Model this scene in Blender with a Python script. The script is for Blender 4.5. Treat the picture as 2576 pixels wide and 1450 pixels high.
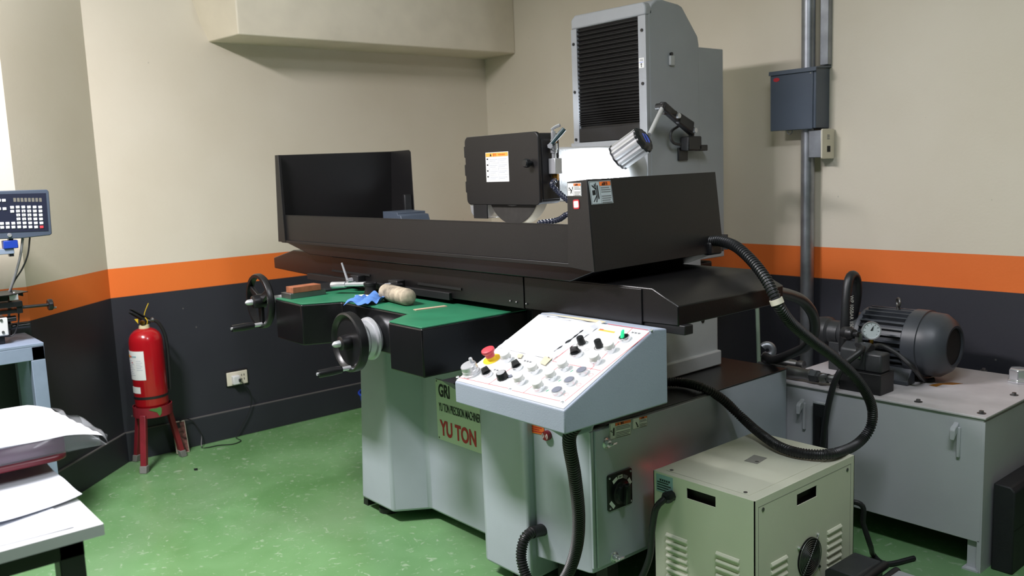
import bpy, bmesh, math, random
from mathutils import Vector, Matrix
random.seed(7)
V = Vector
for o in list(bpy.data.objects): bpy.data.objects.remove(o)
scene = bpy.context.scene
COL = scene.collection
# ------------------------------------------------------------------ camera
F, CX, CY, H = 2204.5, 1288.0, 725.0, 1.40
yaw, pitch, roll = [math.radians(a) for a in (50.04, 7.763, 2.2576)]
fwd = V((-math.sin(yaw)*math.cos(pitch), math.cos(yaw)*math.cos(pitch), -math.sin(pitch)))
r0 = V((math.cos(yaw), math.sin(yaw), 0)); d0 = fwd.cross(r0)
rgt = r0*math.cos(roll) + d0*math.sin(roll); dwn = -r0*math.sin(roll) + d0*math.cos(roll)
EYE = V((0, 0, H))
cam = bpy.data.objects.new('camera', bpy.data.cameras.new('camera')); COL.objects.link(cam)
mw = Matrix.Identity(4)
for i in range(3):
    mw[i][0], mw[i][1], mw[i][2], mw[i][3] = rgt[i], -dwn[i], -fwd[i], EYE[i]
cam.matrix_world = mw
cam.data.sensor_width = 36; cam.data.lens = F/2576*36
cam.data.clip_start = .05
cam.data.dof.use_dof = True; cam.data.dof.focus_distance = 2.8; cam.data.dof.aperture_fstop = 3.6
scene.camera = cam
def ray(x, y): return rgt*((x-CX)/F) + dwn*((y-CY)/F) + fwd
def at(x, y, X=None, Y=None, Z=None):
    "the point of the place that photo pixel (x,y) shows, on the plane X=, Y= or Z="
    d = ray(x, y)
    t = X/d.x if X is not None else Y/d.y if Y is not None else (Z-H)/d.z
    return EYE + d*t
# ------------------------------------------------------------------ world, lamps, exposure
w = bpy.data.worlds.new('world'); scene.world = w; w.use_nodes = True
w.node_tree.nodes['Background'].inputs[0].default_value = (.9, .95, 1, 1)
w.node_tree.nodes['Background'].inputs[1].default_value = 0
def area(name, loc, sx, sy, power, col=(1, 1, 1), rot=(0, 0, 0)):
    l = bpy.data.lights.new(name, 'AREA'); l.shape = 'RECTANGLE'; l.size = sx; l.size_y = sy
    l.energy = power; l.color = col
    o = bpy.data.objects.new(name, l); COL.objects.link(o); o.location = loc; o.rotation_euler = rot
    return o
# the room's ceiling lamps, above the picture: the photograph's shadows fall away from one over the
# left front of the machine, and the +X faces (tank end, box side) are lit from one to the right
area('ceiling_lamp_left_offscreen', (-2.70, .05, 2.87), .9, .30, 128, (1, .955, .985))
area('ceiling_lamp_right_offscreen', (-.55, 1.25, 2.87), 1.2, .28, 38, (.90, .92, 1))
vs = scene.view_settings
vs.view_transform = 'Standard'; vs.look = 'None'; vs.gamma = 1; vs.use_curve_mapping = False
vs.exposure = 0.28
# ------------------------------------------------------------------ materials
def lin(c):
    return tuple(((v/255)/12.92 if v/255 <= .04045 else ((v/255+.055)/1.055)**2.4) for v in c)
MATS = {}
def mat(name, rgb, rough=.5, metal=0., var=.06, scale=6., bump=0., bscale=180., coat=0., emis=0., trans=0., spec=.5):
    m = bpy.data.materials.new(name); m.use_nodes = True; MATS[name] = m
    nt = m.node_tree; b = nt.nodes['Principled BSDF']; c = lin(rgb)
    tc = nt.nodes.new('ShaderNodeTexCoord'); nz = nt.nodes.new('ShaderNodeTexNoise')
    nz.inputs['Scale'].default_value = scale; nz.inputs['Detail'].default_value = 6
    nt.links.new(tc.outputs['Object'], nz.inputs['Vector'])
    cr = nt.nodes.new('ShaderNodeValToRGB')
    cr.color_ramp.elements[0].position = .3; cr.color_ramp.elements[1].position = .7
    cr.color_ramp.elements[0].color = (*[max(0, v*(1-var)) for v in c], 1)
    cr.color_ramp.elements[1].color = (*[min(1, v*(1+var)) for v in c], 1)
    nt.links.new(nz.outputs['Fac'], cr.inputs['Fac']); nt.links.new(cr.outputs['Color'], b.inputs['Base Color'])
    b.inputs['Roughness'].default_value = rough; b.inputs['Metallic'].default_value = metal
    b.inputs['Coat Weight'].default_value = coat; b.inputs['Specular IOR Level'].default_value = spec
    b.inputs['Transmission Weight'].default_value = trans
    if emis:
        b.inputs['Emission Color'].default_value = (*c, 1); b.inputs['Emission Strength'].default_value = emis
    if bump:
        n2 = nt.nodes.new('ShaderNodeTexNoise'); n2.inputs['Scale'].default_value = bscale; n2.inputs['Detail'].default_value = 3
        nt.links.new(tc.outputs['Object'], n2.inputs['Vector'])
        bp = nt.nodes.new('ShaderNodeBump'); bp.inputs['Strength'].default_value = bump; bp.inputs['Distance'].default_value = .002
        nt.links.new(n2.outputs['Fac'], bp.inputs['Height']); nt.links.new(bp.outputs['Normal'], b.inputs['Normal'])
    return m
def wall_material():
    m = bpy.data.materials.new('painted_wall'); m.use_nodes = True; nt = m.node_tree; b = nt.nodes['Principled BSDF']
    N = nt.nodes.new; L = nt.links.new
    geo = N('ShaderNodeNewGeometry'); sep = N('ShaderNodeSeparateXYZ'); L(geo.outputs['Position'], sep.inputs[0])
    nz = N('ShaderNodeTexNoise'); nz.inputs['Scale'].default_value = 1.6; nz.inputs['Detail'].default_value = 7
    L(geo.outputs['Position'], nz.inputs['Vector'])
    def ramp(a, c):
        r = N('ShaderNodeValToRGB'); r.color_ramp.elements[0].position = .35; r.color_ramp.elements[1].position = .7
        r.color_ramp.elements[0].color = (*lin(a), 1); r.color_ramp.elements[1].color = (*lin(c), 1)
        L(nz.outputs['Fac'], r.inputs['Fac']); return r
    cream, orange, black = ramp((217, 208, 190), (224, 216, 200)), ramp((234, 114, 44), (240, 122, 50)), ramp((40, 41, 49), (47, 48, 56))
    def step(z):
        g = N('ShaderNodeMath'); g.operation = 'GREATER_THAN'; L(sep.outputs['Z'], g.inputs[0]); g.inputs[1].default_value = z; return g
    def mix(f, a, c):
        x = N('ShaderNodeMix'); x.data_type = 'RGBA'; L(f.outputs[0], x.inputs['Factor'])
        L(a, x.inputs[6]); L(c, x.inputs[7]); return x.outputs[2]
    c1 = mix(step(.841), black.outputs[0], orange.outputs[0]); c2 = mix(step(.986), c1, cream.outputs[0])
    # small dark specks and chips
    vo = N('ShaderNodeTexVoronoi'); vo.inputs['Scale'].default_value = 7; L(geo.outputs['Position'], vo.inputs['Vector'])
    lt = N('ShaderNodeMath'); lt.operation = 'LESS_THAN'; L(vo.outputs['Distance'], lt.inputs[0]); lt.inputs[1].default_value = .028
    dk = N('ShaderNodeMix'); dk.data_type = 'RGBA'; L(lt.outputs[0], dk.inputs['Factor']); L(c2, dk.inputs[6]); dk.inputs[7].default_value = (.30, .28, .25, 1)
    sc = N('ShaderNodeMath'); sc.operation = 'MULTIPLY'; L(lt.outputs[0], sc.inputs[0]); sc.inputs[1].default_value = .35
    L(sc.outputs[0], dk.inputs['Factor'])
    L(dk.outputs[2], b.inputs['Base Color']); b.inputs['Roughness'].default_value = .55
    n2 = N('ShaderNodeTexNoise'); n2.inputs['Scale'].default_value = 90; L(geo.outputs['Position'], n2.inputs['Vector'])
    bp = N('ShaderNodeBump'); bp.inputs['Strength'].default_value = .12; bp.inputs['Distance'].default_value = .003
    L(n2.outputs['Fac'], bp.inputs['Height']); L(bp.outputs['Normal'], b.inputs['Normal'])
    return m
def floor_material():
    m = bpy.data.materials.new('green_epoxy'); m.use_nodes = True; nt = m.node_tree; b = nt.nodes['Principled BSDF']
    N = nt.nodes.new; L = nt.links.new
    geo = N('ShaderNodeNewGeometry')
    def noise(s, d, dist=0):
        n = N('ShaderNodeTexNoise'); n.inputs['Scale'].default_value = s; n.inputs['Detail'].default_value = d
        n.inputs['Distortion'].default_value = dist; L(geo.outputs['Position'], n.inputs['Vector']); return n
    n1 = noise(2.2, 8, .6); r = N('ShaderNodeValToRGB'); r.color_ramp.elements[0].position = .3; r.color_ramp.elements[1].position = .72
    r.color_ramp.elements[0].color = (*lin((92, 138, 84)), 1); r.color_ramp.elements[1].color = (*lin((118, 162, 112)), 1)
    L(n1.outputs['Fac'], r.inputs['Fac'])
    n2 = noise(34, 12, .9); r2 = N('ShaderNodeValToRGB'); r2.color_ramp.elements[0].position = .60; r2.color_ramp.elements[1].position = .70
    L(n2.outputs['Fac'], r2.inputs['Fac'])
    mx = N('ShaderNodeMix'); mx.data_type = 'RGBA'; mm = N('ShaderNodeMath'); mm.operation = 'MULTIPLY'; mm.inputs[1].default_value = .55
    L(r2.outputs[0], mm.inputs[0]); L(mm.outputs[0], mx.inputs['Factor']); L(r.outputs[0], mx.inputs[6]); mx.inputs[7].default_value = (*lin((176, 194, 170)), 1)
    n4 = noise(1.3, 9, .3); r4 = N('ShaderNodeValToRGB'); r4.color_ramp.elements[0].position = .46; r4.color_ramp.elements[1].position = .72
    L(n4.outputs['Fac'], r4.inputs['Fac']); m4 = N('ShaderNodeMath'); m4.operation = 'MULTIPLY'; m4.inputs[1].default_value = .38; L(r4.outputs[0], m4.inputs[0])
    mx2 = N('ShaderNodeMix'); mx2.data_type = 'RGBA'; L(m4.outputs[0], mx2.inputs['Factor']); L(mx.outputs[2], mx2.inputs[6]); mx2.inputs[7].default_value = (*lin((134, 154, 128)), 1)
    L(mx2.outputs[2], b.inputs['Base Color'])
    rr = N('ShaderNodeMapRange'); L(n1.outputs['Fac'], rr.inputs[0]); rr.inputs[3].default_value = .22; rr.inputs[4].default_value = .42
    L(rr.outputs[0], b.inputs['Roughness'])
    n3 = noise(5, 4); bp = N('ShaderNodeBump'); bp.inputs['Strength'].default_value = .25; bp.inputs['Distance'].default_value = .004
    L(n3.outputs['Fac'], bp.inputs['Height']); L(bp.outputs['Normal'], b.inputs['Normal'])
    return m
WALL, FLOOR = wall_material(), floor_material()
mat('cream', (221, 212, 192), .55, bump=.1); mat('ceiling_white', (225, 225, 220), .7)
mat('black_wall', (44, 45, 53), .5); mat('dust_grey', (96, 94, 92), .8)
mat('grey_green', (172, 180, 190), .38, var=.04, bump=.12, bscale=260); mat('cast_white', (176, 178, 178), .5, var=.06, bump=.25, bscale=120)
mat('column_grey', (158, 162, 166), .5, var=.04, bump=.22, bscale=320); mat('console_grey', (150, 160, 174), .45, var=.04, bump=.22, bscale=320)
mat('black_paint', (15, 15, 17), .26, var=.15, bump=.08, bscale=300, spec=.5); mat('black_matt', (26, 26, 28), .45, var=.12)
mat('cover_black', (18, 17, 18), .30, var=.10, bump=.15, bscale=400)
mat('guard_black', (22, 21, 22), .45, var=.08, bump=.12, bscale=420)
mat('bellows', (24, 23, 23), .55); mat('rubber', (30, 31, 33), .42, var=.1); mat('dark', (8, 8, 9), .7)
mat('shelf_green', (38, 110, 78), .42, var=.12, scale=9); mat('steel', (198, 200, 204), .34, .55, var=.1); mat('chrome', (222, 224, 228), .16, .7)
mat('dull_steel', (128, 128, 128), .45, 1., var=.18); mat('galv', (150, 154, 160), .4, .8, var=.2, scale=14); mat('brass', (190, 140, 62), .3, 1.)
mat('wheel_stone', (56, 54, 51), .85, var=.12, scale=40, bump=.5, bscale=600); mat('wheel_rim', (206, 198, 176), .8, var=.1, scale=18)
mat('handwheel_black', (20, 20, 22), .34, var=.1); mat('panel_white', (212, 214, 213), .35, var=.02)
mat('button_white', (206, 208, 204), .3, var=.02, coat=.2); mat('button_grey', (112, 116, 128), .35); mat('plastic_black', (24, 26, 28), .3)
mat('estop_red', (196, 64, 74), .4); mat('yellow', (232, 196, 48), .45); mat('red_line', (204, 62, 66), .6); mat('red_print', (196, 40, 46), .55)
mat('green_led', (30, 170, 110), .3, emis=1.2); mat('green_print', (40, 140, 100), .6); mat('plate_cream', (204, 216, 196), .4); mat('ink', (22, 24, 26), .6); mat('ink_grey', (120, 122, 124), .7)
mat('sticker_white', (232, 234, 232), .5, var=.02); mat('sticker_orange', (238, 116, 46), .5); mat('sticker_amber', (246, 172, 74), .5)
mat('sticker_grey', (176, 186, 188), .45); mat('label_blue', (150, 184, 190), .5); mat('lamp_blue', (70, 104, 232), .35)
mat('rust_block', (146, 88, 60), .6, var=.3, scale=30); mat('roll_beige', (146, 136, 118), .9, var=.6, scale=28, bump=.4, bscale=120)
mat('wood_strip', (172, 152, 128), .7); mat('cloth_blue', (74, 116, 178), .9, bump=.4, bscale=300); mat('blue_plastic', (22, 58, 160), .45)
mat('ext_red', (166, 18, 28), .22, var=.06, coat=.4); mat('stool_red', (128, 34, 44), .45, var=.2, scale=12); mat('foot_grey', (120, 120, 116), .7)
mat('tank_white', (186, 189, 194), .42, var=.05, scale=4, bump=.1); mat('tank_lid', (196, 192, 194), .5, var=.08, scale=9)
mat('motor_grey', (58, 62, 68), .42, var=.15, scale=12); mat('pump_dark', (46, 48, 50), .45, var=.2, scale=20); mat('beige_box', (214, 216, 196), .42, var=.03, bump=.08)
mat('smudge_grey', (136, 136, 128), .5); mat('box_slate', (74, 84, 98), .4, var=.05); mat('ivory', (216, 210, 192), .45); mat('logo_red', (190, 40, 52), .5)
mat('desk_white', (216, 217, 218), .45); mat('desk_edge', (186, 188, 190), .5); mat('paper', (208, 212, 220), .75, var=.03); mat('paper_print', (196, 202, 212), .8)
mat('maroon', (104, 18, 34), .4); mat('purple', (84, 44, 74), .35); mat('stand_grey', (128, 142, 162), .5, var=.12, scale=12); mat('dro_frame', (72, 82, 98), .4)
mat('dro_face', (34, 38, 56), .35); mat('digit', (118, 116, 108), .4); mat('key_white', (226, 230, 236), .4); mat('instrument_black', (22, 23, 25), .3)
mat('oil_amber', (170, 112, 30), .3); mat('hose_print', (170, 168, 160), .7); mat('tape', (198, 186, 158), .4)
mat('pale_tube', (150, 170, 150), .3); mat('phone_art', (128, 84, 80), .3, var=1., scale=52); mat('red_lamp', (255, 30, 50), .3, emis=7)
def clear(name, rgb, rough, ior, alpha):
    m = mat(name, rgb, rough); b = m.node_tree.nodes['Principled BSDF']; b.inputs['Alpha'].default_value = alpha; return m
clear('bag_film', (238, 242, 248), .18, 1.2, .42); clear('clear_film', (214, 220, 226), .08, 1.2, .07); clear('film_white', (222, 225, 230), .3, 1.2, .72)
# ------------------------------------------------------------------ mesh building
class G:
    def __init__(s): s.bm = bmesh.new()
    def _face(s, vs):
        try: return s.bm.faces.new(vs)
        except ValueError: return None
    def box(s, x0, x1, y0, y1, z0, z1):
        v = [s.bm.verts.new(p) for p in ((x0,y0,z0),(x1,y0,z0),(x1,y1,z0),(x0,y1,z0),(x0,y0,z1),(x1,y0,z1),(x1,y1,z1),(x0,y1,z1))]
        for f in ((3,2,1,0),(4,5,6,7),(0,1,5,4),(1,2,6,5),(2,3,7,6),(3,0,4,7)): s._face([v[i] for i in f])
        return s
    def obox(s, o, a, b, c):
        "box with corner o and edge vectors a, b, c"
        o, a, b, c = V(o), V(a), V(b), V(c)
        if a.cross(b).dot(c) < 0: a, b = b, a
        v = [s.bm.verts.new(p) for p in (o, o+a, o+a+b, o+b, o+c, o+a+c, o+a+b+c, o+b+c)]
        for f in ((3,2,1,0),(4,5,6,7),(0,1,5,4),(1,2,6,5),(2,3,7,6),(3,0,4,7)): s._face([v[i] for i in f])
        return s
    def prism(s, pts, ax, a, b):
        def P(p, t): return {'x': (t, p[0], p[1]), 'y': (p[0], t, p[1]), 'z': (p[0], p[1], t)}[ax]
        A = [s.bm.verts.new(P(p, a)) for p in pts]; B = [s.bm.verts.new(P(p, b)) for p in pts]; n = len(pts)
        s._face(A); s._face(B[::-1])
        for i in range(n): s._face((A[i], B[i], B[(i+1) % n], A[(i+1) % n]))
        return s
    def prism3(s, pts, d):
        A = [s.bm.verts.new(V(p)) for p in pts]; B = [s.bm.verts.new(V(p)+V(d)) for p in pts]; n = len(pts)
        s._face(A); s._face(B[::-1])
        for i in range(n): s._face((A[i], B[i], B[(i+1) % n], A[(i+1) % n]))
        return s
    def lathe(s, p, d, prof, seg=24, fn=None, cap=True):
        p, d = V(p), V(d).normalized(); u = d.orthogonal().normalized(); v = d.cross(u); rings = []
        for t, r in prof:
            rings.append([s.bm.verts.new(p + d*t + (u*math.cos(k*2*math.pi/seg) + v*math.sin(k*2*math.pi/seg))*max(r, .00005)*(fn(k) if fn else 1)) for k in range(seg)])
        for a, b in zip(rings, rings[1:]):
            for k in range(seg): s._face((a[k], a[(k+1) % seg], b[(k+1) % seg], b[k]))
        if cap: s._face(rings[0][::-1]); s._face(rings[-1])
        return s
    def cyl(s, p0, p1, r, r1=None, seg=20):
        p0, p1 = V(p0), V(p1); L = (p1-p0).length
        return s.lathe(p0, p1-p0, [(0, r), (L, r if r1 is None else r1)], seg)
    def tube(s, pts, r, seg=10, rf=None):
        pts = [V(p) for p in pts]; n = len(pts); rings = []
        t0 = (pts[1]-pts[0]).normalized(); u = t0.orthogonal().normalized()
        for i in range(n):
            t = (pts[min(i+1, n-1)] - pts[max(i-1, 0)]).normalized()
            u = (u - t*u.dot(t)).normalized(); v = t.cross(u); rr = rf(i) if rf else r
            rings.append([s.bm.verts.new(pts[i] + (u*math.cos(k*2*math.pi/seg) + v*math.sin(k*2*math.pi/seg))*rr) for k in range(seg)])
        for a, b in zip(rings, rings[1:]):
            for k in range(seg): s._face((a[k], a[(k+1) % seg], b[(k+1) % seg], b[k]))
        s._face(rings[0][::-1]); s._face(rings[-1])
        return s
    def torus(s, c, ax, R, r, seg=32, k=8, sweep=1.0):
        c, ax = V(c), V(ax).normalized(); u = ax.orthogonal().normalized(); v = ax.cross(u)
        n = int(seg*sweep)+1
        P = [c + (u*math.cos(i*2*math.pi/seg) + v*math.sin(i*2*math.pi/seg))*R for i in range(n)]
        return s.tube(P, r, k)
    def ball(s, c, r, seg=16, sc=(1, 1, 1)):
        bmesh.ops.create_uvsphere(s.bm, u_segments=seg, v_segments=seg//2, radius=r, matrix=Matrix.Translation(c) @ Matrix.Diagonal((*sc, 1)))
        return s
    def sheet(s, fn, nu, nv, thick=.001, n=(0, 0, 1)):
        n = V(n)*thick
        for side in (0, 1):
            g = [[s.bm.verts.new(V(fn(i/nu, j/nv)) + n*side) for j in range(nv+1)] for i in range(nu+1)]
            for i in range(nu):
                for j in range(nv):
                    q = (g[i][j], g[i+1][j], g[i+1][j+1], g[i][j+1]); s._face(q if side else q[::-1])
            if side == 0: g0 = g
        b0 = [g0[i][0] for i in range(nu+1)] + [g0[nu][j] for j in range(1, nv+1)] + [g0[i][nv] for i in range(nu-1, -1, -1)] + [g0[0][j] for j in range(nv-1, 0, -1)]
        b1 = [g[i][0] for i in range(nu+1)] + [g[nu][j] for j in range(1, nv+1)] + [g[i][nv] for i in range(nu-1, -1, -1)] + [g[0][j] for j in range(nv-1, 0, -1)]
        m = len(b0)
        for i in range(m): s._face((b0[i], b0[(i+1) % m], b1[(i+1) % m], b1[i]))
        return s
WL = {}
def wl(p): return WL[p.name] if p else V((0, 0, 0))
def link(o, loc, parent):
    COL.objects.link(o); WL[o.name] = V(loc)
    if parent: o.parent = parent
    o.location = V(loc) - wl(parent)
    return o
def fin(name, g, ang=.6):
    me = bpy.data.meshes.new(name); bmesh.ops.recalc_face_normals(g.bm, faces=g.bm.faces)
    co = [v.co for v in g.bm.verts]
    lo = V([min(c[i] for c in co) for i in range(3)]); hi = V([max(c[i] for c in co) for i in range(3)]); c = (lo+hi)/2
    for v in g.bm.verts: v.co -= c
    for f in g.bm.faces: f.smooth = True
    g.bm.to_mesh(me); g.bm.free(); me.set_sharp_from_angle(angle=ang)
    return me, c
def add(name, g, m, parent=None, bevel=0, seg=2, label=None, cat=None, group=None, kind=None, ang=.6):
    me, c = fin(name, g, ang); me.materials.append(MATS[m] if isinstance(m, str) else m)
    o = link(bpy.data.objects.new(name, me), c, parent)
    if bevel:
        b = o.modifiers.new('bevel', 'BEVEL'); b.width = bevel; b.segments = seg; b.limit_method = 'ANGLE'; b.angle_limit = .6; b.harden_normals = False
    if label: o['label'] = label
    if cat: o['category'] = cat
    if group: o['group'] = group
    if kind: o['kind'] = kind
    return o
def inst(src, loc, parent, rot=None, name=None):
    "a piece sharing mesh data with src"
    o = src.copy(); o.parent = None
    link(o, loc, parent)
    if rot: o.rotation_euler = rot
    return o
def thing(name, loc, label, cat, group=None):
    o = bpy.data.objects.new(name, None); o.empty_display_size = .1; link(o, loc, None)
    o['label'] = label; o['category'] = cat
    if group: o['group'] = group
    return o
def text(body, O, U, W, size, m, parent, name='lettering', sx=1., off=.0008, align='LEFT', bold=0.):
    cu = bpy.data.curves.new('t', 'FONT'); cu.body = body; cu.size = size; cu.align_x = align; cu.extrude = .0002; cu.offset = bold*size
    t = bpy.data.objects.new('t', cu); COL.objects.link(t)
    me = bpy.data.meshes.new_from_object(t.evaluated_get(bpy.context.evaluated_depsgraph_get()))
    bpy.data.objects.remove(t)
    O, U, W = V(O), V(U).normalized(), V(W).normalized(); N = U.cross(W)
    mx = Matrix(((U.x*sx, W.x, N.x, 0), (U.y*sx, W.y, N.y, 0), (U.z*sx, W.z, N.z, 0), (0, 0, 0, 1)))
    me.transform(mx); me.materials.clear(); me.materials.append(MATS[m])
    me.name = name
    return link(bpy.data.objects.new(name, me), O + N*off, parent)
def strips(rects, O, U, W, m, parent, name='print_lines', off=.0007):
    "thin printed bars on a face: rects (u0,v0,u1,v1)"
    O, U, W = V(O), V(U).normalized(), V(W).normalized(); N = U.cross(W); g = G()
    for a, b, c, d in rects: g.obox(O+U*a+W*b+N*off*.4, U*(c-a), W*(d-b), N*off*.6)
    return add(name, g, m, parent)
def decal(name, O, U, W, w, h, m, parent, thick=.0006, label=None, round_=0):
    U, W = V(U).normalized(), V(W).normalized(); N = U.cross(W)
    if round_:
        pts = []
        for cx, cy, a0 in ((w-round_, h-round_, 0), (round_, h-round_, 90), (round_, round_, 180), (w-round_, round_, 270)):
            for k in range(5):
                a = math.radians(a0+k*22.5); pts.append(V(O)+U*(cx+round_*math.cos(a))+W*(cy+round_*math.sin(a)))
        g = G().prism3(pts, N*thick)
    else: g = G().obox(O, U*w, W*h, N*thick)
    return add(name, g, m, parent, label=label)
def spline(pts, step=.01):
    pts = [V(p) for p in pts]; P = [pts[0]*2-pts[1]] + pts + [pts[-1]*2-pts[-2]]; out = []
    for i in range(1, len(P)-2):
        a, b, c, d = P[i-1:i+3]; n = max(2, int((c-b).length/step))
        for k in range(n):
            t = k/n
            out.append(.5*((2*b) + (c-a)*t + (2*a-5*b+4*c-d)*t*t + (3*b-a-3*c+d)*t**3))
    out.append(pts[-1]); return out
def resample(pts, step):
    out = [pts[0]]; acc = 0
    for a, b in zip(pts, pts[1:]):
        L = (b-a).length; s = step-acc
        while s <= L: out.append(a + (b-a)*(s/L)); s += step
        acc = (acc + L) % step
    return out
def corrugated(pts, r, pitch=.007, depth=.14, seg=14):
    p = resample(spline(pts, .004), pitch/4); k = (1, 1, 1-depth, 1-depth)
    return G().tube(p, r, seg, rf=lambda i: r*k[i % 4])
# ------------------------------------------------------------------ the room
XL, YR, X3 = -4.575, 3.68, -4.125
ZC = 2.9
def struct(name, g, m, bevel=0, parent=None):
    o = add(name, g, m, parent, bevel=bevel)
    if not parent: o['kind'] = 'structure'
    return o
struct('floor', G().box(-4.9, 2.6, -3.2, 3.9, -.12, 0), FLOOR)
struct('ceiling', G().box(-4.9, 2.6, -3.2, 3.9, ZC, ZC+.1), 'ceiling_white')
struct('wall_left', G().box(XL-.15, XL, 1.24, YR+.15, 0, ZC), WALL)
struct('wall_right', G().box(XL, 2.5, YR, YR+.15, 0, ZC), WALL)
struct('wall_corner', G().prism([(XL, 1.24), (X3, .79), (X3-.15, .79), (XL-.15, 1.24)], 'z', 0, ZC), WALL)
struct('wall_side', G().box(X3-.15, X3, -3.1, .79, 0, ZC), WALL)
def baseboard(name, pts):
    g = G(); n = len(pts)
    struct(name, G().prism(pts, 'z', 0, .150), 'black_wall', .002)
    b = bpy.data.objects[name]
    add('dusty_top_edge', G().prism(pts, 'z', .150, .154), 'dust_grey', b)
baseboard('baseboard_left', [(XL-.01, 1.24), (XL+.012, 1.245), (XL+.012, YR), (XL-.01, YR)])
baseboard('baseboard_corner', [(XL-.008, 1.232), (XL+.012, 1.245), (X3+.009, .797), (X3-.008, .782)])
baseboard('baseboard_side', [(X3-.01, -3.1), (X3+.010, -3.1), (X3+.010, .796), (X3-.01, .79)])
baseboard('baseboard_right', [(XL, YR-.012), (2.5, YR-.012), (2.5, YR+.01), (XL, YR+.01)])
# box-out beam on the left wall
bg = G(); bz = [(2.112, 1.845), (2.22, 1.80), (2.36, 1.755), (2.9, 1.70)]
vv = []
for z, ys in bz:
    vv.append([bg.bm.verts.new(p) for p in ((XL-.02, ys, z), (-4.27, 1.875, z), (-4.27, YR, z), (XL-.02, YR, z))])
for a, b in zip(vv, vv[1:]):
    for k in range(4): bg._face((a[k], a[(k+1) % 4], b[(k+1) % 4], b[k]))
bg._face(vv[0][::-1]); bg._face(vv[-1])
struct('trim_1', bg, 'cream', .006)
# ------------------------------------------------------------------ the surface grinder
X_, Y_, Z_ = V((1, 0, 0)), V((0, 1, 0)), V((0, 0, 1))
gr = thing('surface_grinder', (-2.61, 2.2, 0), 'large grey and black surface grinding machine with black splash guard and tall grey column', 'grinding machine')
bgm = G().prism([(-3.15, 1.768), (-2.909, 1.768), (-2.824, 1.895), (-2.388, 1.895), (-2.303, 1.762), (-2.066, 1.762), (-2.085, 2.0), (-2.085, 2.30), (-3.13, 2.30)], 'z', .05, .795)
for v_ in bgm.bm.verts:
    if v_.co.z > .7 and v_.co.x < -3.1: v_.co.x += .065
base = add('base', bgm, 'grey_green', gr, .012, 3, label='pale grey-green machine base with two front pedestals')
add('rear_casting', G().box(-3.13, -2.085, 2.29, 2.80, .05, .965), 'cast_white', base, .010)
add('casting_flank', G().prism([(2.79, .60), (2.935, .60), (2.875, .80), (2.855, .95), (2.79, .95)], 'x', -2.40, -2.19), 'cast_white', base, .01)
add('saddle_block', G().box(-3.10, -2.10, 1.84, 2.30, .79, .97), 'black_matt', gr, .004)
add('column_foot', G().box(-2.95, -2.45, 2.79, 3.25, .04, .95), 'black_matt', base, .01)
add('base_ledge', G().box(-2.16, -2.070, 2.25, 2.80, .60, .66), 'cast_white', base, .006)
for x, y in ((-3.05, 1.84), (-2.18, 1.84), (-3.05, 2.7), (-2.3, 2.7), (-2.6, 3.15)):
    add('levelling_foot', G().lathe((x, y, 0), Z_, [(0, .045), (.02, .045), (.025, .02), (.06, .02)], 16), 'black_matt', gr)
add('side_skirt', G().prism3([(-3.195, 1.80, 0), (-3.16, 1.80, 0), (-3.13, 1.80, .36), (-3.145, 1.80, .36)], (0, .45, 0)), 'black_matt', gr)
for y, z in ((2.62, .80), (2.70, .79), (2.55, .79)):
    add('casting_hole', G().cyl((-2.087, y, z), (-2.082, y, z), .009, seg=14), 'dark', base)
# nameplate on the recessed panel
np_ = decal('nameplate', (-2.742, 1.893, .366), X_, Z_, .345, .238, 'plate_cream', gr, .0015, label='cream nameplate with black and red lettering')
for u, v in ((.008, .232), (.008, .006), (.337, .232), (.337, .006)):
    add('plate_screw', G().ball((-2.742+u, 1.8912, .366+v), .004, 8, (1, .5, 1)), 'dull_steel', np_)
NP = V((-2.742, 1.8913, .366))
def fat(body, u, v, size, m, sx, bold):
    return text(body, NP+V((u, 0, v)), X_, Z_, size, m, np_, sx=sx, bold=bold)
fat('GRI', .018, .176, .068, 'ink', .70, .030)
fat('YU TON PRECISION MACHINERY', .017, .117, .046, 'ink', .395, .010)
fat('YU TON', .021, .022, .082, 'red_print', .73, .030)
# front apron with the green shelf
plan = [(-3.12, 1.432), (-2.89, 1.425), (-2.826, 1.555), (-2.376, 1.545), (-2.305, 1.425), (-2.123, 1.425), (-2.123, 1.86), (-3.10, 1.86)]
ap = add('apron', G().prism(plan, 'z', .792, .941), 'black_paint', gr, .005, 3, label='glossy black front apron')
cx = sum(p[0] for p in plan)/8; cy = 1.65
def inset(p, d):
    return (p[0] + (d if p[0] < -3.0 else -d if p[0] > -2.2 else 0), p[1] + (d if p[1] < 1.8 else 0))
add('shelf_top', G().prism([inset(p, .004) for p in plan], 'z', .941, .9455), 'shelf_green', ap, .001, label='green painted shelf on the apron')
add('apron_bracket', G().prism([(1.50, .75), (1.56, .795), (1.44, .795)], 'x', -2.06, -2.0), 'black_matt', ap)
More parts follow.
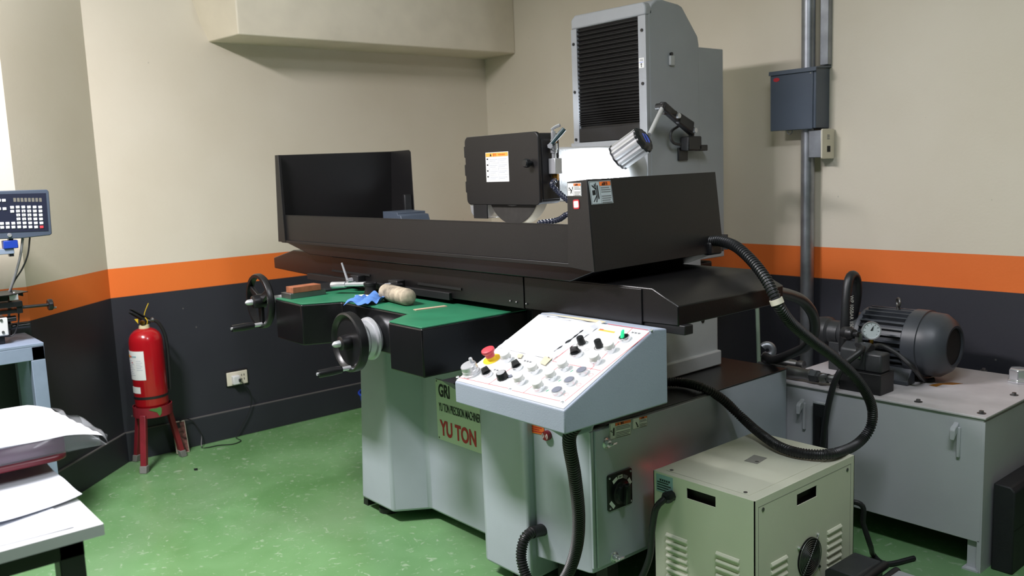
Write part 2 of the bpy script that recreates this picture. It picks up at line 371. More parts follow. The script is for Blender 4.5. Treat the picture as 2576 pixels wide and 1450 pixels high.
# handwheels
def handwheel(c, R, solid, label, hy, ang):
    c = V(c)
    h = add('handwheel', G().lathe(c+V((0, -.013, 0)), Y_, [(0, R*.86), (0, R*.97), (.006, R), (.020, R), (.026, R*.96), (.026, R*.86), (0, R*.86)], 48, cap=False) if not solid else
            G().lathe(c+V((0, -.013, 0)), Y_, [(.014, .0), (.014, R*.80), (.004, R*.86), (0, R*.93), (.004, R*.99), (.012, R), (.030, R), (.034, R*.96), (.034, 0)], 48), 'handwheel_black', gr, label=label)
    add('hub', G().lathe(c+V((0, -.035, 0)), Y_, [(0, .014), (.004, .024), (.03, .028), (.05, .028)], 24), 'handwheel_black', h)
    add('hub_nut', G().lathe(c+V((0, -.062, 0)), Y_, [(0, .003), (.006, .009), (.012, .011), (.03, .012)], 16), 'steel', h)
    if not solid:
        for k in range(3):
            a = math.radians(ang + k*120); d = V((math.cos(a), 0, math.sin(a))); p = V((-d.z, 0, d.x))
            add('spoke', G().prism3([c+d*.015-p*.016+Y_*-.006, c+d*R*.9-p*.010+Y_*-.006, c+d*R*.9+p*.010+Y_*-.006, c+d*.015+p*.016+Y_*-.006], Y_*.014), 'handwheel_black', h, .003)
    a = math.radians(hy); e = c + V((math.cos(a), 0, math.sin(a)))*R*.84
    add('handle', G().lathe(e+V((0, -.128, 0)), Y_, [(0, .006), (0, .0125), (.006, .0135), (.05, .0145), (.085, .0125), (.087, .0125)], 20), 'handwheel_black', h)
    add('handle_stem', G().lathe(e+V((0, -.132, 0)), Y_, [(0, .0055), (.008, .0055), (.09, .0075), (.125, .0085)], 12) , 'chrome', h)
    return h
hl = handwheel((-3.235, 1.425, .925), .108, False, 'black three-spoke handwheel', -82, 150)
add('wheel_shaft', G().cyl((-3.235, 1.43, .925), (-3.235, 1.62, .925), .014), 'steel', hl)
add('shaft_bearing', G().box(-3.28, -3.11, 1.60, 1.80, .86, .96), 'black_matt', gr, .008)
hr = handwheel((-2.602, 1.448, .838), .103, True, 'black dished handwheel', -82, 0)
add('graduated_dial', G().lathe((-2.602, 1.468, .838), Y_, [(0, .050), (.002, .058), (.030, .060), (.032, .064), (.052, .066), (.055, .074), (.064, .075), (.07, .070), (.08, .06)], 48), 'steel', hr, label='satin silver dial drum')
# way cover of the bed
bed = add('way_cover', G().prism([(-3.815, .985), (-3.815, 1.033), (-3.61, 1.078), (-1.525, 1.071), (-1.438, 1.03), (-1.438, .978), (-1.56, .975), (-3.50, .975)], 'y', 1.762, 2.242), 'cover_black', gr, .003, label='black way cover under the splash guard')
add('centre_panel', G().box(-3.25, -2.042, 1.7565, 1.764, .966, 1.066), 'cover_black', bed, .001)
add('end_cover_plate', G().box(-2.038, -1.56, 1.758, 1.764, .968, 1.066), 'cover_black', bed, .001)
add('rail', G().box(-3.46, -2.42, 1.745, 1.762, .960, .985), 'black_matt', bed, .001)
add('dog_slot', G().box(-3.25, -2.95, 1.7525, 1.7565, 1.006, 1.013), 'dark', bed)
add('dog_slot', G().box(-2.62, -2.36, 1.7525, 1.7565, .998, 1.006), 'dark', bed)
add('lower_rail', G().box(-1.62, -1.42, 1.765, 1.80, .955, .980), 'black_matt', bed, .002)
for x, z in ((-2.105, .985), (-2.075, .984), (-2.028, .983)):
    add('panel_screw', G().ball((x, 1.755, z), .004, 8), 'dull_steel', bed)
for n, (x, z, lev) in enumerate(((-3.02, .985, True), (-2.74, .985, False))):
    dg = add('trip_dog', G().box(x-.03, x+.03, 1.722, 1.757, z-.022, z+.024), 'black_matt', bed, .003)
    add('clamp_bolt', G().cyl((x-.015, 1.700, z+.004), (x-.015, 1.724, z+.004), .010, seg=6), 'steel', dg)
    add('clamp_bolt', G().cyl((x+.012, 1.704, z-.008), (x+.012, 1.724, z-.008), .008, seg=6), 'steel', dg)
    if lev: add('lever', G().cyl((x-.015, 1.702, z+.006), (x-.030, 1.69, z+.075), .0055, .004), 'steel', dg)
# table, chuck and splash guard
tb = add('table', G().prism([(-3.625, 1.121), (-1.672, 1.118), (-1.80, 1.073), (-3.38, 1.073)], 'y', 1.725, 2.26), 'black_paint', gr, .002)
add('magnetic_chuck', G().box(-3.2, -1.98, 1.86, 2.16, 1.12, 1.188), 'dull_steel', tb, .003)
add('chuck_end_block', G().prism([(-3.42, 1.12), (-3.24, 1.12), (-3.275, 1.213), (-3.30, 1.216), (-3.30, 1.226), (-3.42, 1.230)], 'y', 2.12, 2.27), 'box_slate', tb, .002, label='slate grey end block on the table')
sg = add('splash_guard', G().box(-3.60, -1.72, 1.712, 1.717, 1.128, 1.236), 'guard_black', gr, .001, label='matt black splash guard round the table')
add('guard_top_edge', G().box(-3.575, -1.74, 1.712, 1.722, 1.2345, 1.2375), 'guard_black', sg)
add('guard_rim', G().box(-3.60, -1.72, 1.705, 1.73, 1.117, 1.128), 'guard_black', sg, .001)
add('guard_post', G().prism3([(-3.628, 1.703, 1.120), (-3.560, 1.703, 1.120), (-3.568, 1.703, 1.497), (-3.600, 1.703, 1.497)], (0, .012, 0)), 'guard_black', sg, .001)
add('guard_end_panel', G().prism3([(-3.626, 1.705, 1.120), (-3.626, 2.295, 1.120), (-3.598, 2.295, 1.503), (-3.598, 1.705, 1.497)], (.004, 0, 0)), 'guard_black', sg)
add('guard_return', G().prism3([(-3.62, 2.293, 1.12), (-3.425, 2.293, 1.12), (-3.432, 2.293, 1.495), (-3.445, 2.293, 1.504), (-3.598, 2.293, 1.503)], (0, .004, 0)), 'guard_black', sg)
add('guard_back_rail', G().box(-3.43, -1.67, 2.29, 2.294, 1.12, 1.168), 'guard_black', sg)
add('guard_hook', G().box(-3.45, -3.432, 2.25, 2.29, 1.12, 1.30), 'black_matt', sg, .004)
rp = add('guard_post', G().prism3([(-1.780, 1.702, 1.118), (-1.666, 1.690, 1.112), (-1.690, 1.6925, 1.363), (-1.775, 1.7015, 1.357)], (0, .010, 0)), 'guard_black', sg, .001)
add('guard_end_panel', G().prism3([(-1.671, 1.692, 1.112), (-1.671, 2.267, 1.118), (-1.6725, 2.264, 1.135), (-1.695, 2.258, 1.365), (-1.695, 1.6945, 1.363)], (.006, 0, 0)), 'guard_black', sg, .001)
add('drain_box', G().box(-1.685, -1.655, 2.185, 2.245, 1.112, 1.152), 'black_matt', sg, .006)
# warning stickers on the guard
def warning(O, U, W, w, h, parent, ground, pict=True, big=False, head='sticker_orange', hs=.44):
    O, U, W = V(O), V(U).normalized(), V(W).normalized(); N = U.cross(W)
    d = decal('warning_sticker', O, U, W, w, h, ground, parent, .0007, label='warning sticker with orange heading and pictogram')
    P = O + N*.0007
    strips([(hs*w, h*.78, w*.96, h*.95)], P, U, W, head, d, 'heading_band')
    text('警告', P+U*(hs*w+.56*(w*.96-hs*w)*.6)+W*(h*.81), U, W, h*.15, 'ink', d, sx=.9, off=.0012)
    tr = V(P)+U*(hs*w+.09*w)+W*(h*.80)+N*.0008
    add('hazard_triangle', G().prism3([tr, tr+U*h*.13, tr+U*h*.065+W*h*.125], N*.0003), 'ink', d)
    e = .004*w/.06
    strips([(w*.02, h*.02, w*.98, h*.03), (w*.02, h*.97, w*.98, h*.98), (w*.02, h*.02, w*.03, h*.98), (w*.97, h*.02, w*.98, h*.98), (hs*w-.004*w, h*.03, hs*w, h*.97)], P, U, W, 'ink', d, 'border_lines')
    rows = [(hs*w+w*.04, h*(.68-.09*k), w*(.93 if k % 3 else .88), h*(.715-.09*k)) for k in range(8) if k != 3]
    strips(rows, P, U, W, 'ink_grey', d, 'text_rows')
    return d, P, U, W, N
def pict(d, P, U, W, N, polys):
    g = G()
    for p in polys: g.prism3([P+N*.0005+U*a+W*b for a, b in p], N*.0003)
    add('pictogram', g, 'ink', d)
UU, NV = V((0, 1, 0)), None
slant = V((0, -.028/.25, 1)).normalized()
d = warning((-1.6815, 1.7015, 1.294), (0, 1, .004), (-.095, -.06, 1), .086, .064, rp, 'sticker_grey', hs=.46)
w_, h_ = .086, .064
pict(*d, [[(w_*a, h_*b) for a, b in q] for q in (
    [(.10, .40), (.24, .42), (.24, .62), (.10, .60)], [(.27, .36), (.31, .36), (.30, .92), (.27, .92)], [(.33, .22), (.385, .24), (.375, .82), (.33, .80)],
    [(.10, .80), (.12, .84), (.27, .68), (.27, .62)], [(.10, .12), (.14, .12), (.28, .34), (.27, .40)], [(.22, .10), (.26, .10), (.31, .34), (.28, .36)], [(.20, .76), (.24, .74), (.255, .82), (.24, .88), (.21, .86)])])
d = warning((-1.773, 1.7005, 1.318), (1, -.107, 0), (0, 0, 1), .062, .036, rp, 'sticker_white', hs=.48)
w_, h_ = .062, .036
pict(*d, [[(w_*a, h_*b) for a, b in q] for q in ([(.12, .56), (.19, .56), (.19, .66), (.12, .66)], [(.08, .46), (.24, .46), (.24, .49), (.08, .49)],
    [(.22, .60), (.38, .42), (.30, .36), (.23, .46)], [(.25, .36), (.29, .36), (.26, .16), (.24, .16)], [(.30, .36), (.33, .36), (.38, .18), (.36, .18)], [(.37, .50), (.41, .50), (.41, .72), (.37, .72)])])
q = decal('inspection_tag', (-1.748, 1.6978, 1.282), (1, -.107, .05), (-.05, 0, 1), .027, .026, 'logo_red', rp, .0007, round_=.006)
decal('tag_centre', (-1.7445, 1.6966, 1.286), (1, -.107, .05), (-.05, 0, 1), .020, .018, 'sticker_white', q, .0006, round_=.003)
# wheel head: guard door, wheel, nozzles
def rrect(x0, x1, z0, z1, r):
    pts = []
    for cx, cz, a0 in ((x1-r, z1-r, 0), (x0+r, z1-r, 90), (x0+r, z0+r, 180), (x1-r, z0+r, 270)):
        for k in range(6):
            a = math.radians(a0+k*18); pts.append((cx+r*math.cos(a), cz+r*math.sin(a)))
    return pts
wg = add('wheel_guard', G().prism(rrect(-2.752, -2.345, 1.268, 1.523, .02), 'y', 2.112, 2.215), 'black_matt', gr, .003, label='black grinding wheel guard')
door = add('guard_door', G().prism(rrect(-2.758, -2.330, 1.266, 1.527, .022), 'y', 2.098, 2.113), 'guard_black', wg, .003)
for z in (1.47, 1.40, 1.335): add('hinge', G().box(-2.767, -2.752, 2.100, 2.118, z-.022, z+.022), 'black_matt', wg, .003)
lk = add('latch_knob', G().lathe((-2.372, 2.066, 1.417), Y_, [(0, .012), (.004, .016), (.02, .016), (.022, .009), (.034, .009)], 8), 'plastic_black', wg)
add('scuff_mark', G().prism3([(-2.742, 2.0975, 1.5255), (-2.55, 2.0975, 1.5262), (-2.55, 2.0975, 1.5272), (-2.745, 2.0975, 1.5272)], (0, .004, 0)), 'dull_steel', wg)
st = decal('instruction_sticker', (-2.628, 2.0975, 1.353), X_, Z_, .134, .110, 'sticker_white', wg, .0007, label='white instruction sheet with amber heading')
SP = V((-2.628, 2.0968, 1.353))
strips([(.002, .094, .132, .108)], SP, X_, Z_, 'sticker_amber', st, 'heading_band')
text('警告', SP+V((.045, 0, .0965)), X_, Z_, .011, 'sticker_orange', st, off=.0012)
text('WARNING', SP+V((.076, 0, .0975)), X_, Z_, .0085, 'sticker_orange', st, off=.0012)
add('hazard_triangle', G().prism3([SP+V((.026, -.001, .096)), SP+V((.037, -.001, .096)), SP+V((.0315, -.001, .1065))], (0, -.0003, 0)), 'ink', st)
strips([(.020, .004, .0207, .092), (.075, .004, .0757, .092)] + [(.002, .092-.022*k, .132, .0926-.022*k) for k in range(1, 4)], SP, X_, Z_, 'paper_print', st, 'table_lines')
strips([(.024+.054*c, .083-.022*k-.006*j, .07+.054*c-.012*(j % 2), .085-.022*k-.006*j) for k in range(4) for j in range(2) for c in range(2)], SP, X_, Z_, 'paper_print', st, 'text_rows')
strips([(.006, .083-.022*k, .015, .088-.022*k) for k in range(4)], SP, X_, Z_, 'ink', st, 'pictogram')
add('dresser_nozzle', G().prism([(-2.750, 1.268), (-2.640, 1.268), (-2.640, 1.214), (-2.722, 1.214), (-2.744, 1.235)], 'y', 2.105, 2.17), 'chrome', wg, .002, label='worn bright coolant nozzle block')
add('nozzle_plate', G().box(-2.722, -2.638, 2.100, 2.106, 1.213, 1.268), 'black_matt', wg, .001)
WC = V((-2.500, 2.115, 1.346))
wh = add('grinding_wheel', G().lathe(WC, Y_, [(0, .05), (0, .151), (.004, .155), (.050, .155), (.052, .153), (.052, .05)], 72), 'wheel_rim', gr, label='grinding wheel with pale worn rim')
add('wheel_face', G().lathe(WC-Y_*.0016, Y_, [(0, .05), (0, .150), (.002, .153), (.004, .153)], 72), 'wheel_stone', wh)
add('wheel_flange', G().lathe(WC-Y_*.012, Y_, [(0, .02), (0, .07), (.006, .085), (.014, .085)], 40), 'dull_steel', wh)
add('spindle_housing', G().lathe((-2.5, 2.16, 1.375), Y_, [(0, .09), (.06, .09), (.07, .10), (.64, .10)], 40), 'cast_white', gr)
# side brackets, valve and segmented coolant hose
sp = add('coolant_bracket', G().box(-2.345, -2.333, 2.118, 2.20, 1.285, 1.50), 'black_matt', wg, .002)
mb = add('manifold_block', G().box(-2.332, -2.296, 2.146, 2.180, 1.375, 1.43), 'steel', wg, .002)
add('brass_fitting', G().cyl((-2.314, 2.163, 1.352), (-2.314, 2.163, 1.376), .012, seg=6), 'brass', wg)
vb = add('ball_valve', G().lathe((-2.314, 2.158, 1.43), Z_, [(0, .008), (.018, .008), (.020, .012), (.030, .012), (.034, .015), (.052, .015), (.056, .011), (.066, .011), (.068, .009), (.095, .009)], 16), 'chrome', wg, label='chrome ball valve with dark green lever')
add('valve_collar', G().cyl((-2.314, 2.158, 1.478), (-2.314, 2.158, 1.492), .013, seg=6), 'brass', vb)
add('valve_elbow', G().tube([(-2.314, 2.158, 1.522), (-2.316, 2.155, 1.533), (-2.304, 2.162, 1.541), (-2.290, 2.170, 1.546)], .006, 8), 'chrome', vb)
lv0, lv1 = V((-2.305, 2.135, 1.478)), at(1420, 324, X=-2.27)
add('valve_lever', G().tube([lv0, lv0*.7+lv1*.3, lv0*.3+lv1*.7, lv1], .0085, 10, rf=lambda i: (.007, .0085, .0095, .0085)[i]), mat('lever_green', (44, 66, 70), .4), vb)
add('lever_nut', G().cyl((-2.300, 2.128, 1.474), (-2.316, 2.142, 1.474), .010, seg=6), 'steel', vb)
hp = spline([(-2.314, 2.163, 1.354), at(1388, 465, X=-2.30), at(1403, 482, X=-2.27), at(1418, 496, X=-2.23), at(1440, 515, X=-2.18), at(1445, 535, X=-2.17), at(1425, 540, X=-2.2), at(1412, 550, X=-2.24), at(1395, 556, X=-2.28), at(1372, 559, X=-2.32), at(1350, 562, X=-2.36)], .004)
hp = resample(hp, .0145)
seg0 = None
hm = mat('segment_blue', (24, 30, 48), .35)
for a, b in zip(hp, hp[1:]):
    if seg0 is None:
        seg0 = add('hose_segment', G().lathe((0, 0, 0), Z_, [(0, .006), (.003, .0095), (.008, .0105), (.012, .0075), (.016, .006)], 12), 'segment_blue', gr); o = seg0
        o.location = (a+b)/2 - wl(gr)
    else: o = inst(seg0, (a+b)/2, gr)
    o.rotation_euler = (b-a).to_track_quat('Z', 'Y').to_euler()
# column
COLP = [(2.776, .90), (2.776, 1.99), (2.790, 2.030), (2.825, 2.053), (2.86, 2.056), (2.965, 2.046), (2.99, 2.038), (3.010, 2.016), (3.092, 1.925), (3.100, 1.89), (3.100, .90)]
col = add('column', G().prism(COLP, 'x', -2.822, -2.397), 'column_grey', gr, .008, 3, label='tall grey machine column')
add('rear_housing', G().box(-2.78, -2.399, 3.095, 3.268, .97, 1.881), 'column_grey', col, .003)
add('head_slide', G().box(-2.99, -2.60, 2.79, 2.95, 1.24, 1.478), 'cast_white', col, .006)
hd = [(-2.823, 1.988), (-2.397, 1.988), (-2.397, 2.022), (-2.412, 2.040), (-2.80, 2.046), (-2.823, 2.028)]
add('bellows_header', G().prism(hd, 'y', 2.757, 2.80), 'column_grey', col, .008, 3)
sl = add('bellows_strip', G().box(-2.823, -2.790, 2.757, 2.777, 1.500, 1.988), 'column_grey', col, .001)
sr = add('bellows_strip', G().box(-2.437, -2.397, 2.757, 2.777, 1.10, 1.988), 'column_grey', col, .001)
lip = G(); lip.prism([(-2.823, 1.50), (-2.437, 1.50), (-2.437, 1.447), (-2.79, 1.447), (-2.81, 1.455), (-2.82, 1.475)], 'y', 2.735, 2.80)
add('bellows_sill', lip, 'column_grey', col, .006, 3)
add('column_lower_panel', G().box(-2.79, -2.437, 2.768, 2.777, 1.10, 1.447), 'column_grey', col)
for x, z in ((-2.807, 1.925), (-2.807, 1.72), (-2.807, 1.515)): add('strip_screw', G().cyl((x, 2.753, z), (x, 2.758, z), .0065, seg=12), 'plastic_black', sl)
for x, z in ((-2.415, 1.93), (-2.415, 1.72), (-2.415, 1.52)): add('strip_screw', G().cyl((x, 2.753, z), (x, 2.758, z), .0065, seg=12), 'plastic_black', sr)
bw = add('bellows', G().box(-2.79, -2.437, 2.772, 2.778, 1.50, 1.988), 'bellows', col)
add('bellows_foot_plate', G().box(-2.788, -2.439, 2.758, 2.772, 1.502, 1.560), 'black_matt', bw, .002)
zs = [1.985]
while zs[-1] > 1.572: zs.append(zs[-1] - (.0185 if zs[-1] > 1.72 else .0135 if zs[-1] > 1.64 else .0095))
fold0 = {}
for a, b in zip(zs, zs[1:]):
    hgt = round(a-b, 4)
    if hgt not in fold0:
        fold0[hgt] = add('bellows_fold', G().prism([(2.773, b), (2.759, b+hgt*.45), (2.759, b+hgt*.55), (2.773, a)], 'x', -2.789, -2.438), 'bellows', bw)
    else: inst(fold0[hgt], (-2.6135, 2.766, (a+b)/2), bw)
sk = decal('direction_sticker', (-2.4345, 2.7565, 1.782), X_, Z_, .028, .040, 'sticker_white', col, .0006)
strips([(.003, .022, .025, .0235), ], (-2.4345, 2.7559, 1.782), X_, Z_, 'lamp_blue', sk, 'blue_rule')
g = G(); P0 = V((-2.4345, 2.7553, 1.782))
g.obox(P0+V((.0125, 0, .003)), X_*.003, Z_*.011, Y_*-.0003); g.prism3([P0+V((.009, 0, .014)), P0+V((.019, 0, .014)), P0+V((.014, 0, .020))], Y_*-.0003)
add('arrow_print', g, 'ink', sk)
strips([(.005, .028, .023, .030), (.005, .033, .023, .035)], (-2.4345, 2.7559, 1.782), X_, Z_, 'ink_grey', sk, 'text_rows')
add('cable_clip', G().box(-2.397, -2.385, 2.895, 2.925, 1.795, 1.835), 'cast_white', col, .004)
add('clip_screw', G().cyl((-2.397, 2.910, 1.842), (-2.388, 2.910, 1.842), .007, seg=12), 'plastic_black', col)
# ------------------------------------------------------------------ electrical cabinet beside the base
ec = thing('electrical_cabinet', (-1.97, 2.35, 0), 'grey electrical cabinet with rotary main switch, joined to the grinder base', 'cabinet')
body = add('body', G().prism([(-2.10, 1.79), (-1.865, 1.832), (-1.852, 1.84), (-1.852, 2.912), (-2.16, 2.912), (-2.08, 2.0)], 'z', .13, .594), 'grey_green', ec, .004, 3)
add('top_plate', G().prism([(-2.075, 1.97), (-1.85, 1.838), (-1.85, 2.914), (-2.18, 2.914), (-2.075, 2.3)], 'z', .594, .598), 'cover_black', ec, .001, label='dark shiny top plate')
ed = add('door', G().box(-1.855, -1.844, 1.853, 2.47, .145, .590), 'grey_green', ec, .003)
add('hinge_edge', G().box(-1.860, -1.8475, 1.838, 1.851, .145, .590), 'grey_green', ec, .003)
for x, y in ((-2.03, 1.90), (-1.90, 1.95), (-1.90, 2.8), (-2.1, 2.8)):
    add('leg', G().box(x-.025, x+.025, y-.025, y+.025, 0, .135), 'black_matt', ec)
for y, z in ((1.902, .542), (1.924, .149+.012)):
    k = add('door_lock', G().lathe((-1.845, y, z), X_, [(0, .018), (.004, .018), (.006, .012), (.016, .011)], 20), 'chrome', ec)
    add('lock_wing', G().obox((-1.829, y-.004, z-.005), Y_*.026, V((0, .004, .008)), X_*.012), 'chrome', k, .003)
sw = add('main_switch', G().prism([(y, z) for y, z in rrect(1.900, 2.012, .318, .437, .008)], 'x', -1.845, -1.839), 'plastic_black', ec, .001, label='black square rotary main switch')
SC = V((-1.839, 1.956, .370))
add('switch_knob', G().lathe(SC, X_, [(0, .038), (.008, .038), (.010, .030), (.022, .028)], 28), 'plastic_black', sw)
add('switch_grip', G().obox(SC+V((.02, -.012, -.032)), V((0, .02, .004)), V((0, .004, .062)), X_*.018), 'plastic_black', sw, .004)
for y, z in ((1.908, .427), (2.004, .427), (1.908, .328), (2.004, .328)): add('switch_screw', G().ball((-1.8385, y, z), .004, 8), 'chrome', sw)
for a in (150, 118, 90, 62, -40):
    dd = V((0, -math.cos(math.radians(a)), math.sin(math.radians(a)))); pp = V((0, -dd.z, dd.y)); c0 = SC+dd*.050+V((.0003, 0, 0))
    wd = .011 if a not in (-40,) else .014
    add('switch_legend', G().prism3([c0-pp*wd-dd*.006, c0+pp*wd-dd*.006, c0+pp*wd+dd*.006, c0-pp*wd+dd*.006], X_*.0004), 'sticker_white' if a != 118 else 'ink_grey', sw)
text('TRIP', SC+V((.0006, -.009, .0475)), Y_, Z_, .008, 'ink', sw, off=.0008)
d = warning((-1.8435, 1.915, .548), (0, 1, -.05), (0, .05, 1), .102, .053, ec, 'sticker_white', hs=.26)
w_, h_ = .102, .053
pict(*d, [[(w_*a, h_*b) for a, b in q] for q in ([(.05, .5), (.10, .52), (.10, .42), (.14, .42), (.14, .46), (.115, .46), (.115, .56), (.05, .54)], [(.16, .22), (.22, .22), (.22, .66), (.19, .72), (.16, .62)])])
d = warning((-1.8435, 2.022, .558), (0, 1, -.05), (0, .05, 1), .072, .036, ec, 'sticker_white', hs=.46)
w_, h_ = .072, .036
pict(*d, [[(w_*a, h_*b) for a, b in q] for q in ([(.20, .60), (.26, .62), (.36, .30), (.30, .25)], [(.30, .25), (.40, .25), (.38, .12), (.33, .12)])])
tc_ = V((-1.8515, 2.385, .372))
tri = add('warning_triangle', G().prism3([tc_+V((0, -.038, 0)), tc_+V((0, .038, 0)), tc_+V((0, 0, .058))], X_*.0007), 'sticker_amber', ec, label='amber warning triangle')
add('triangle_inner', G().prism3([tc_+V((.0007, -.024, .006)), tc_+V((.0007, .024, .006)), tc_+V((.0007, 0, .044))], X_*.0004), 'ink', tri)
add('triangle_sign', G().prism3([tc_+V((.0011, -.010, .010)), tc_+V((.0011, .010, .010)), tc_+V((.0011, 0, .028))], X_*.0004), 'sticker_amber', tri)
fd = V((.235, .042, 0)).normalized(); fo = V((-2.10, 1.79, 0)); fn = V((fd.y, -fd.x, 0))
def front(u, z): return fo + fd*u + Z_*z + fn*.0012
of = decal('orange_notice', front(.006, .553), fd, Z_, .075, .034, 'sticker_orange', ec, .0007, label='orange notice with small dark print')
strips([(.005, .006+.007*k, .066-.01*(k % 2), .0085+.007*k) for k in range(4)], front(.006, .553)+fn*.0007, fd, Z_, 'red_print', of, 'text_rows')
bz_ = add('buzzer', G().lathe(front(.095, .556), fn, [(0, .016), (.012, .016), (.016, .014), (.016, .0)], 24), mat('buzzer_red', (112, 22, 32), .35), ec, label='dark red round buzzer')
for r_ in (.004, .008, .0115):
    for s_ in (1, -1):
        c0 = front(.095, .556)+fn*.0165
        g = G().tube([c0 + fd*s_*r_*math.cos(a) + Z_*r_*math.sin(a) for a in [math.radians(-50+10*k) for k in range(11)]], .0008, 5)
        add('sound_mark', g, 'sticker_white', bz_)
# ------------------------------------------------------------------ control console
K0, S = V((0, 0, H)), .785
cy0, cz0, cy1, cz1 = 1.376, .829, 1.703, .9755
cx0, cx1, cyb = -1.902, -1.468, 1.752
con = thing('control_console', (-1.68, 1.56, .70), 'grey sloped control console with white button panel', 'control panel')
cb = add('housing', G().prism([(cy0, .770), (cy0, cz0), (cy1, cz1), (cyb, .970), (cyb, .770)], 'x', cx0, cx1), 'console_grey', con, .004, 3)
add('support_arm', G().prism3([(-1.90, 1.60, .70), (-1.60, 1.50, .70), (-1.60, 1.60, .70), (-1.88, 1.95, .70), (-2.0, 1.95, .70)], (0, 0, .072)), 'console_grey', con, .004)
add('support_post', G().cyl((-1.93, 1.93, .596), (-1.93, 1.93, .70), .03), 'black_matt', con)
KV = V((0, cy1-cy0, cz1-cz0)); KL = KV.length; KV.normalize(); KN = V((0, -KV.z, KV.y)); KO = V((cx0, cy0, cz0))
def face(px, py, h=0):
    d = ray(px, py); t = (KO - EYE).dot(KN)/d.dot(KN); return EYE + d*t + KN*h
def cf(cx_, cy_): return face(1120+cx_*.24824, 760+cy_*.24824, .0025)
pts = []
for u, v in ((.003, .004), (.428, .004), (.428, KL-.012), (.003, KL-.012)): pts.append(KO+X_*u+KV*v)
fp = add('face_plate', G().prism3(pts, KN*.0025), 'panel_white', con, .0015, label='white control panel plate with red lines')
FPO = KO+KN*.0025
def seg(a, b, wd, m, name, par=fp):
    a, b = V(a), V(b); dd = (b-a).normalized(); pp = KN.cross(dd)*wd/2
    return add(name, G().prism3([a-pp, b-pp, b+pp, a+pp], KN*.0004), m, par)
for a, b in (((150, 775), (640, 885)), ((680, 905), (1170, 1015)), ((1215, 1015), (2070, 320)), ((2060, 295), (1650, 232)), ((1580, 705), (1090, 610)), ((1090, 610), (1560, 245)), ((440, 845), (700, 660)), ((795, 930), (1160, 660)), ((1470, 700), (1900, 275))):
    seg(cf(*a), cf(*b), .0016, 'red_line', 'red_rule')
for a, b in (((1270, 720), (1300, 700)), ((1150, 815), (1180, 798)), ((1025, 918), (1055, 900))): seg(cf(*a), cf(*b), .003, 'green_print', 'green_mark')
for c in ((130, 772), (660, 897), (1190, 1030), (2095, 297)):
    add('panel_screw', G().lathe(cf(*c), KN, [(0, .005), (.002, .005), (.003, .003), (.003, 0)], 12), 'chrome', fp)
for c in ((1230, 948), (1358, 848), (1480, 748), (1440, 493)):
    add('printed_ring', G().torus(cf(*c), KN, .006, .0006, 20, 5), 'red_line' if c[0] != 1440 else 'ink_grey', fp)
for c_, n_ in (((795, 612), 3), ((1885, 325), 3), ((490, 702), 2)):
    strips([(.011*k+.002*q, .0015*(q % 2), .011*k+.002*q+.0012, .0075-.0015*(q % 3)) for k in range(n_) for q in range(4)] + [(.011*k, .0035, .011*k+.0075, .0045) for k in range(n_)], cf(*c_), X_, KV, 'ink_grey', fp, 'legend_marks')
gm = seg(cf(1560, 290), cf(1720, 318), .007, 'sticker_amber', 'amber_strip'); seg(cf(1560, 290)+KV*.003, cf(1600, 297)+KV*.003, .004, 'red_line', 'red_tick')
def button(c, cap, h=.013, flat=False):
    p = cf(*c)
    b = add('push_button', G().lathe(p, KN, [(0, .0155), (.004, .0155), (.011, .0150), (.012, .0125)], 28), 'chrome', con)
    if flat: add('button_cap', G().lathe(p+KN*.0105, KN, [(0, .0126), (.002, .0126), (.003, .0118), (.0035, 0)], 24), cap, b)
    else: add('button_cap', G().lathe(p+KN*.0105, KN, [(0, .0138), (h-.002, .0140), (h, .0128), (h+.0005, 0)], 24), cap, b)
for c in ((632, 600), (908, 722), (768, 830), (1212, 690), (1087, 790), (960, 895), (1535, 625), (1682, 507)): button(c, 'button_white')
for c in ((1397, 735), (1273, 835), (1148, 937)): button(c, 'button_grey', flat=True)
def selector(c, col='plastic_black', big=1., ang=20):
    p = cf(*c); b = add('selector_switch', G().lathe(p, KN, [(0, .0155*big), (.004, .0155*big), (.009, .0148*big), (.010, .012*big)], 28), 'chrome', con)
    add('switch_disc', G().lathe(p+KN*.009, KN, [(0, .0125*big), (.002, .0122*big), (.002, 0)], 20), 'plastic_black', b)
    a = math.radians(ang); e = X_*math.cos(a)+KV*math.sin(a); f = KN.cross(e)
    o = p+KN*.010-e*.0125*big-f*.004
    add('switch_lever', G().prism3([o, o+e*.025*big, o+e*.021*big+KN*.016, o+e*.004*big+KN*.016], f*.008), col, b, .0012)
selector((432, 752), ang=70); selector((735, 685), ang=70); selector((1335, 550), big=1.15, ang=20)
def knob(c, r, h, fl=True):
    p = cf(*c)
    add('rotary_knob', G().lathe(p, KN, [(0, r*1.05), (.003, r*1.05), (.004, r), (h-.002, r*.94), (h, r*.85), (h, 0)], 30, (lambda k: 1.0 if k % 3 else .93) if fl else None), 'plastic_black', con)
knob((590, 780), .0155, .018); add('pointer_disc', G().lathe(cf(665, 768), KN, [(0, .006), (.004, .006), (.004, 0)], 18), 'button_grey', con); add('knob_top', G().lathe(cf(590, 780)+KN*.0178, KN, [(0, .0115), (.0006, .0115), (.0006, 0)], 20), 'steel', con); knob((1390, 432), .0105, .022); knob((1568, 465), .0105, .022)
for c in ((1390, 432), (1568, 465)):
    add('dial_scale', G().torus(cf(*c), KN, .0145, .0008, 24, 5, .8), 'ink', fp)
p = cf(1825, 395); ks = add('key_switch', G().lathe(p, KN, [(0, .0160), (.004, .0160), (.010, .0150), (.011, .0125)], 28), 'chrome', con)
add('switch_disc', G().lathe(p+KN*.010, KN, [(0, .0128), (.002, .0125), (.002, 0)], 20), 'plastic_black', ks)
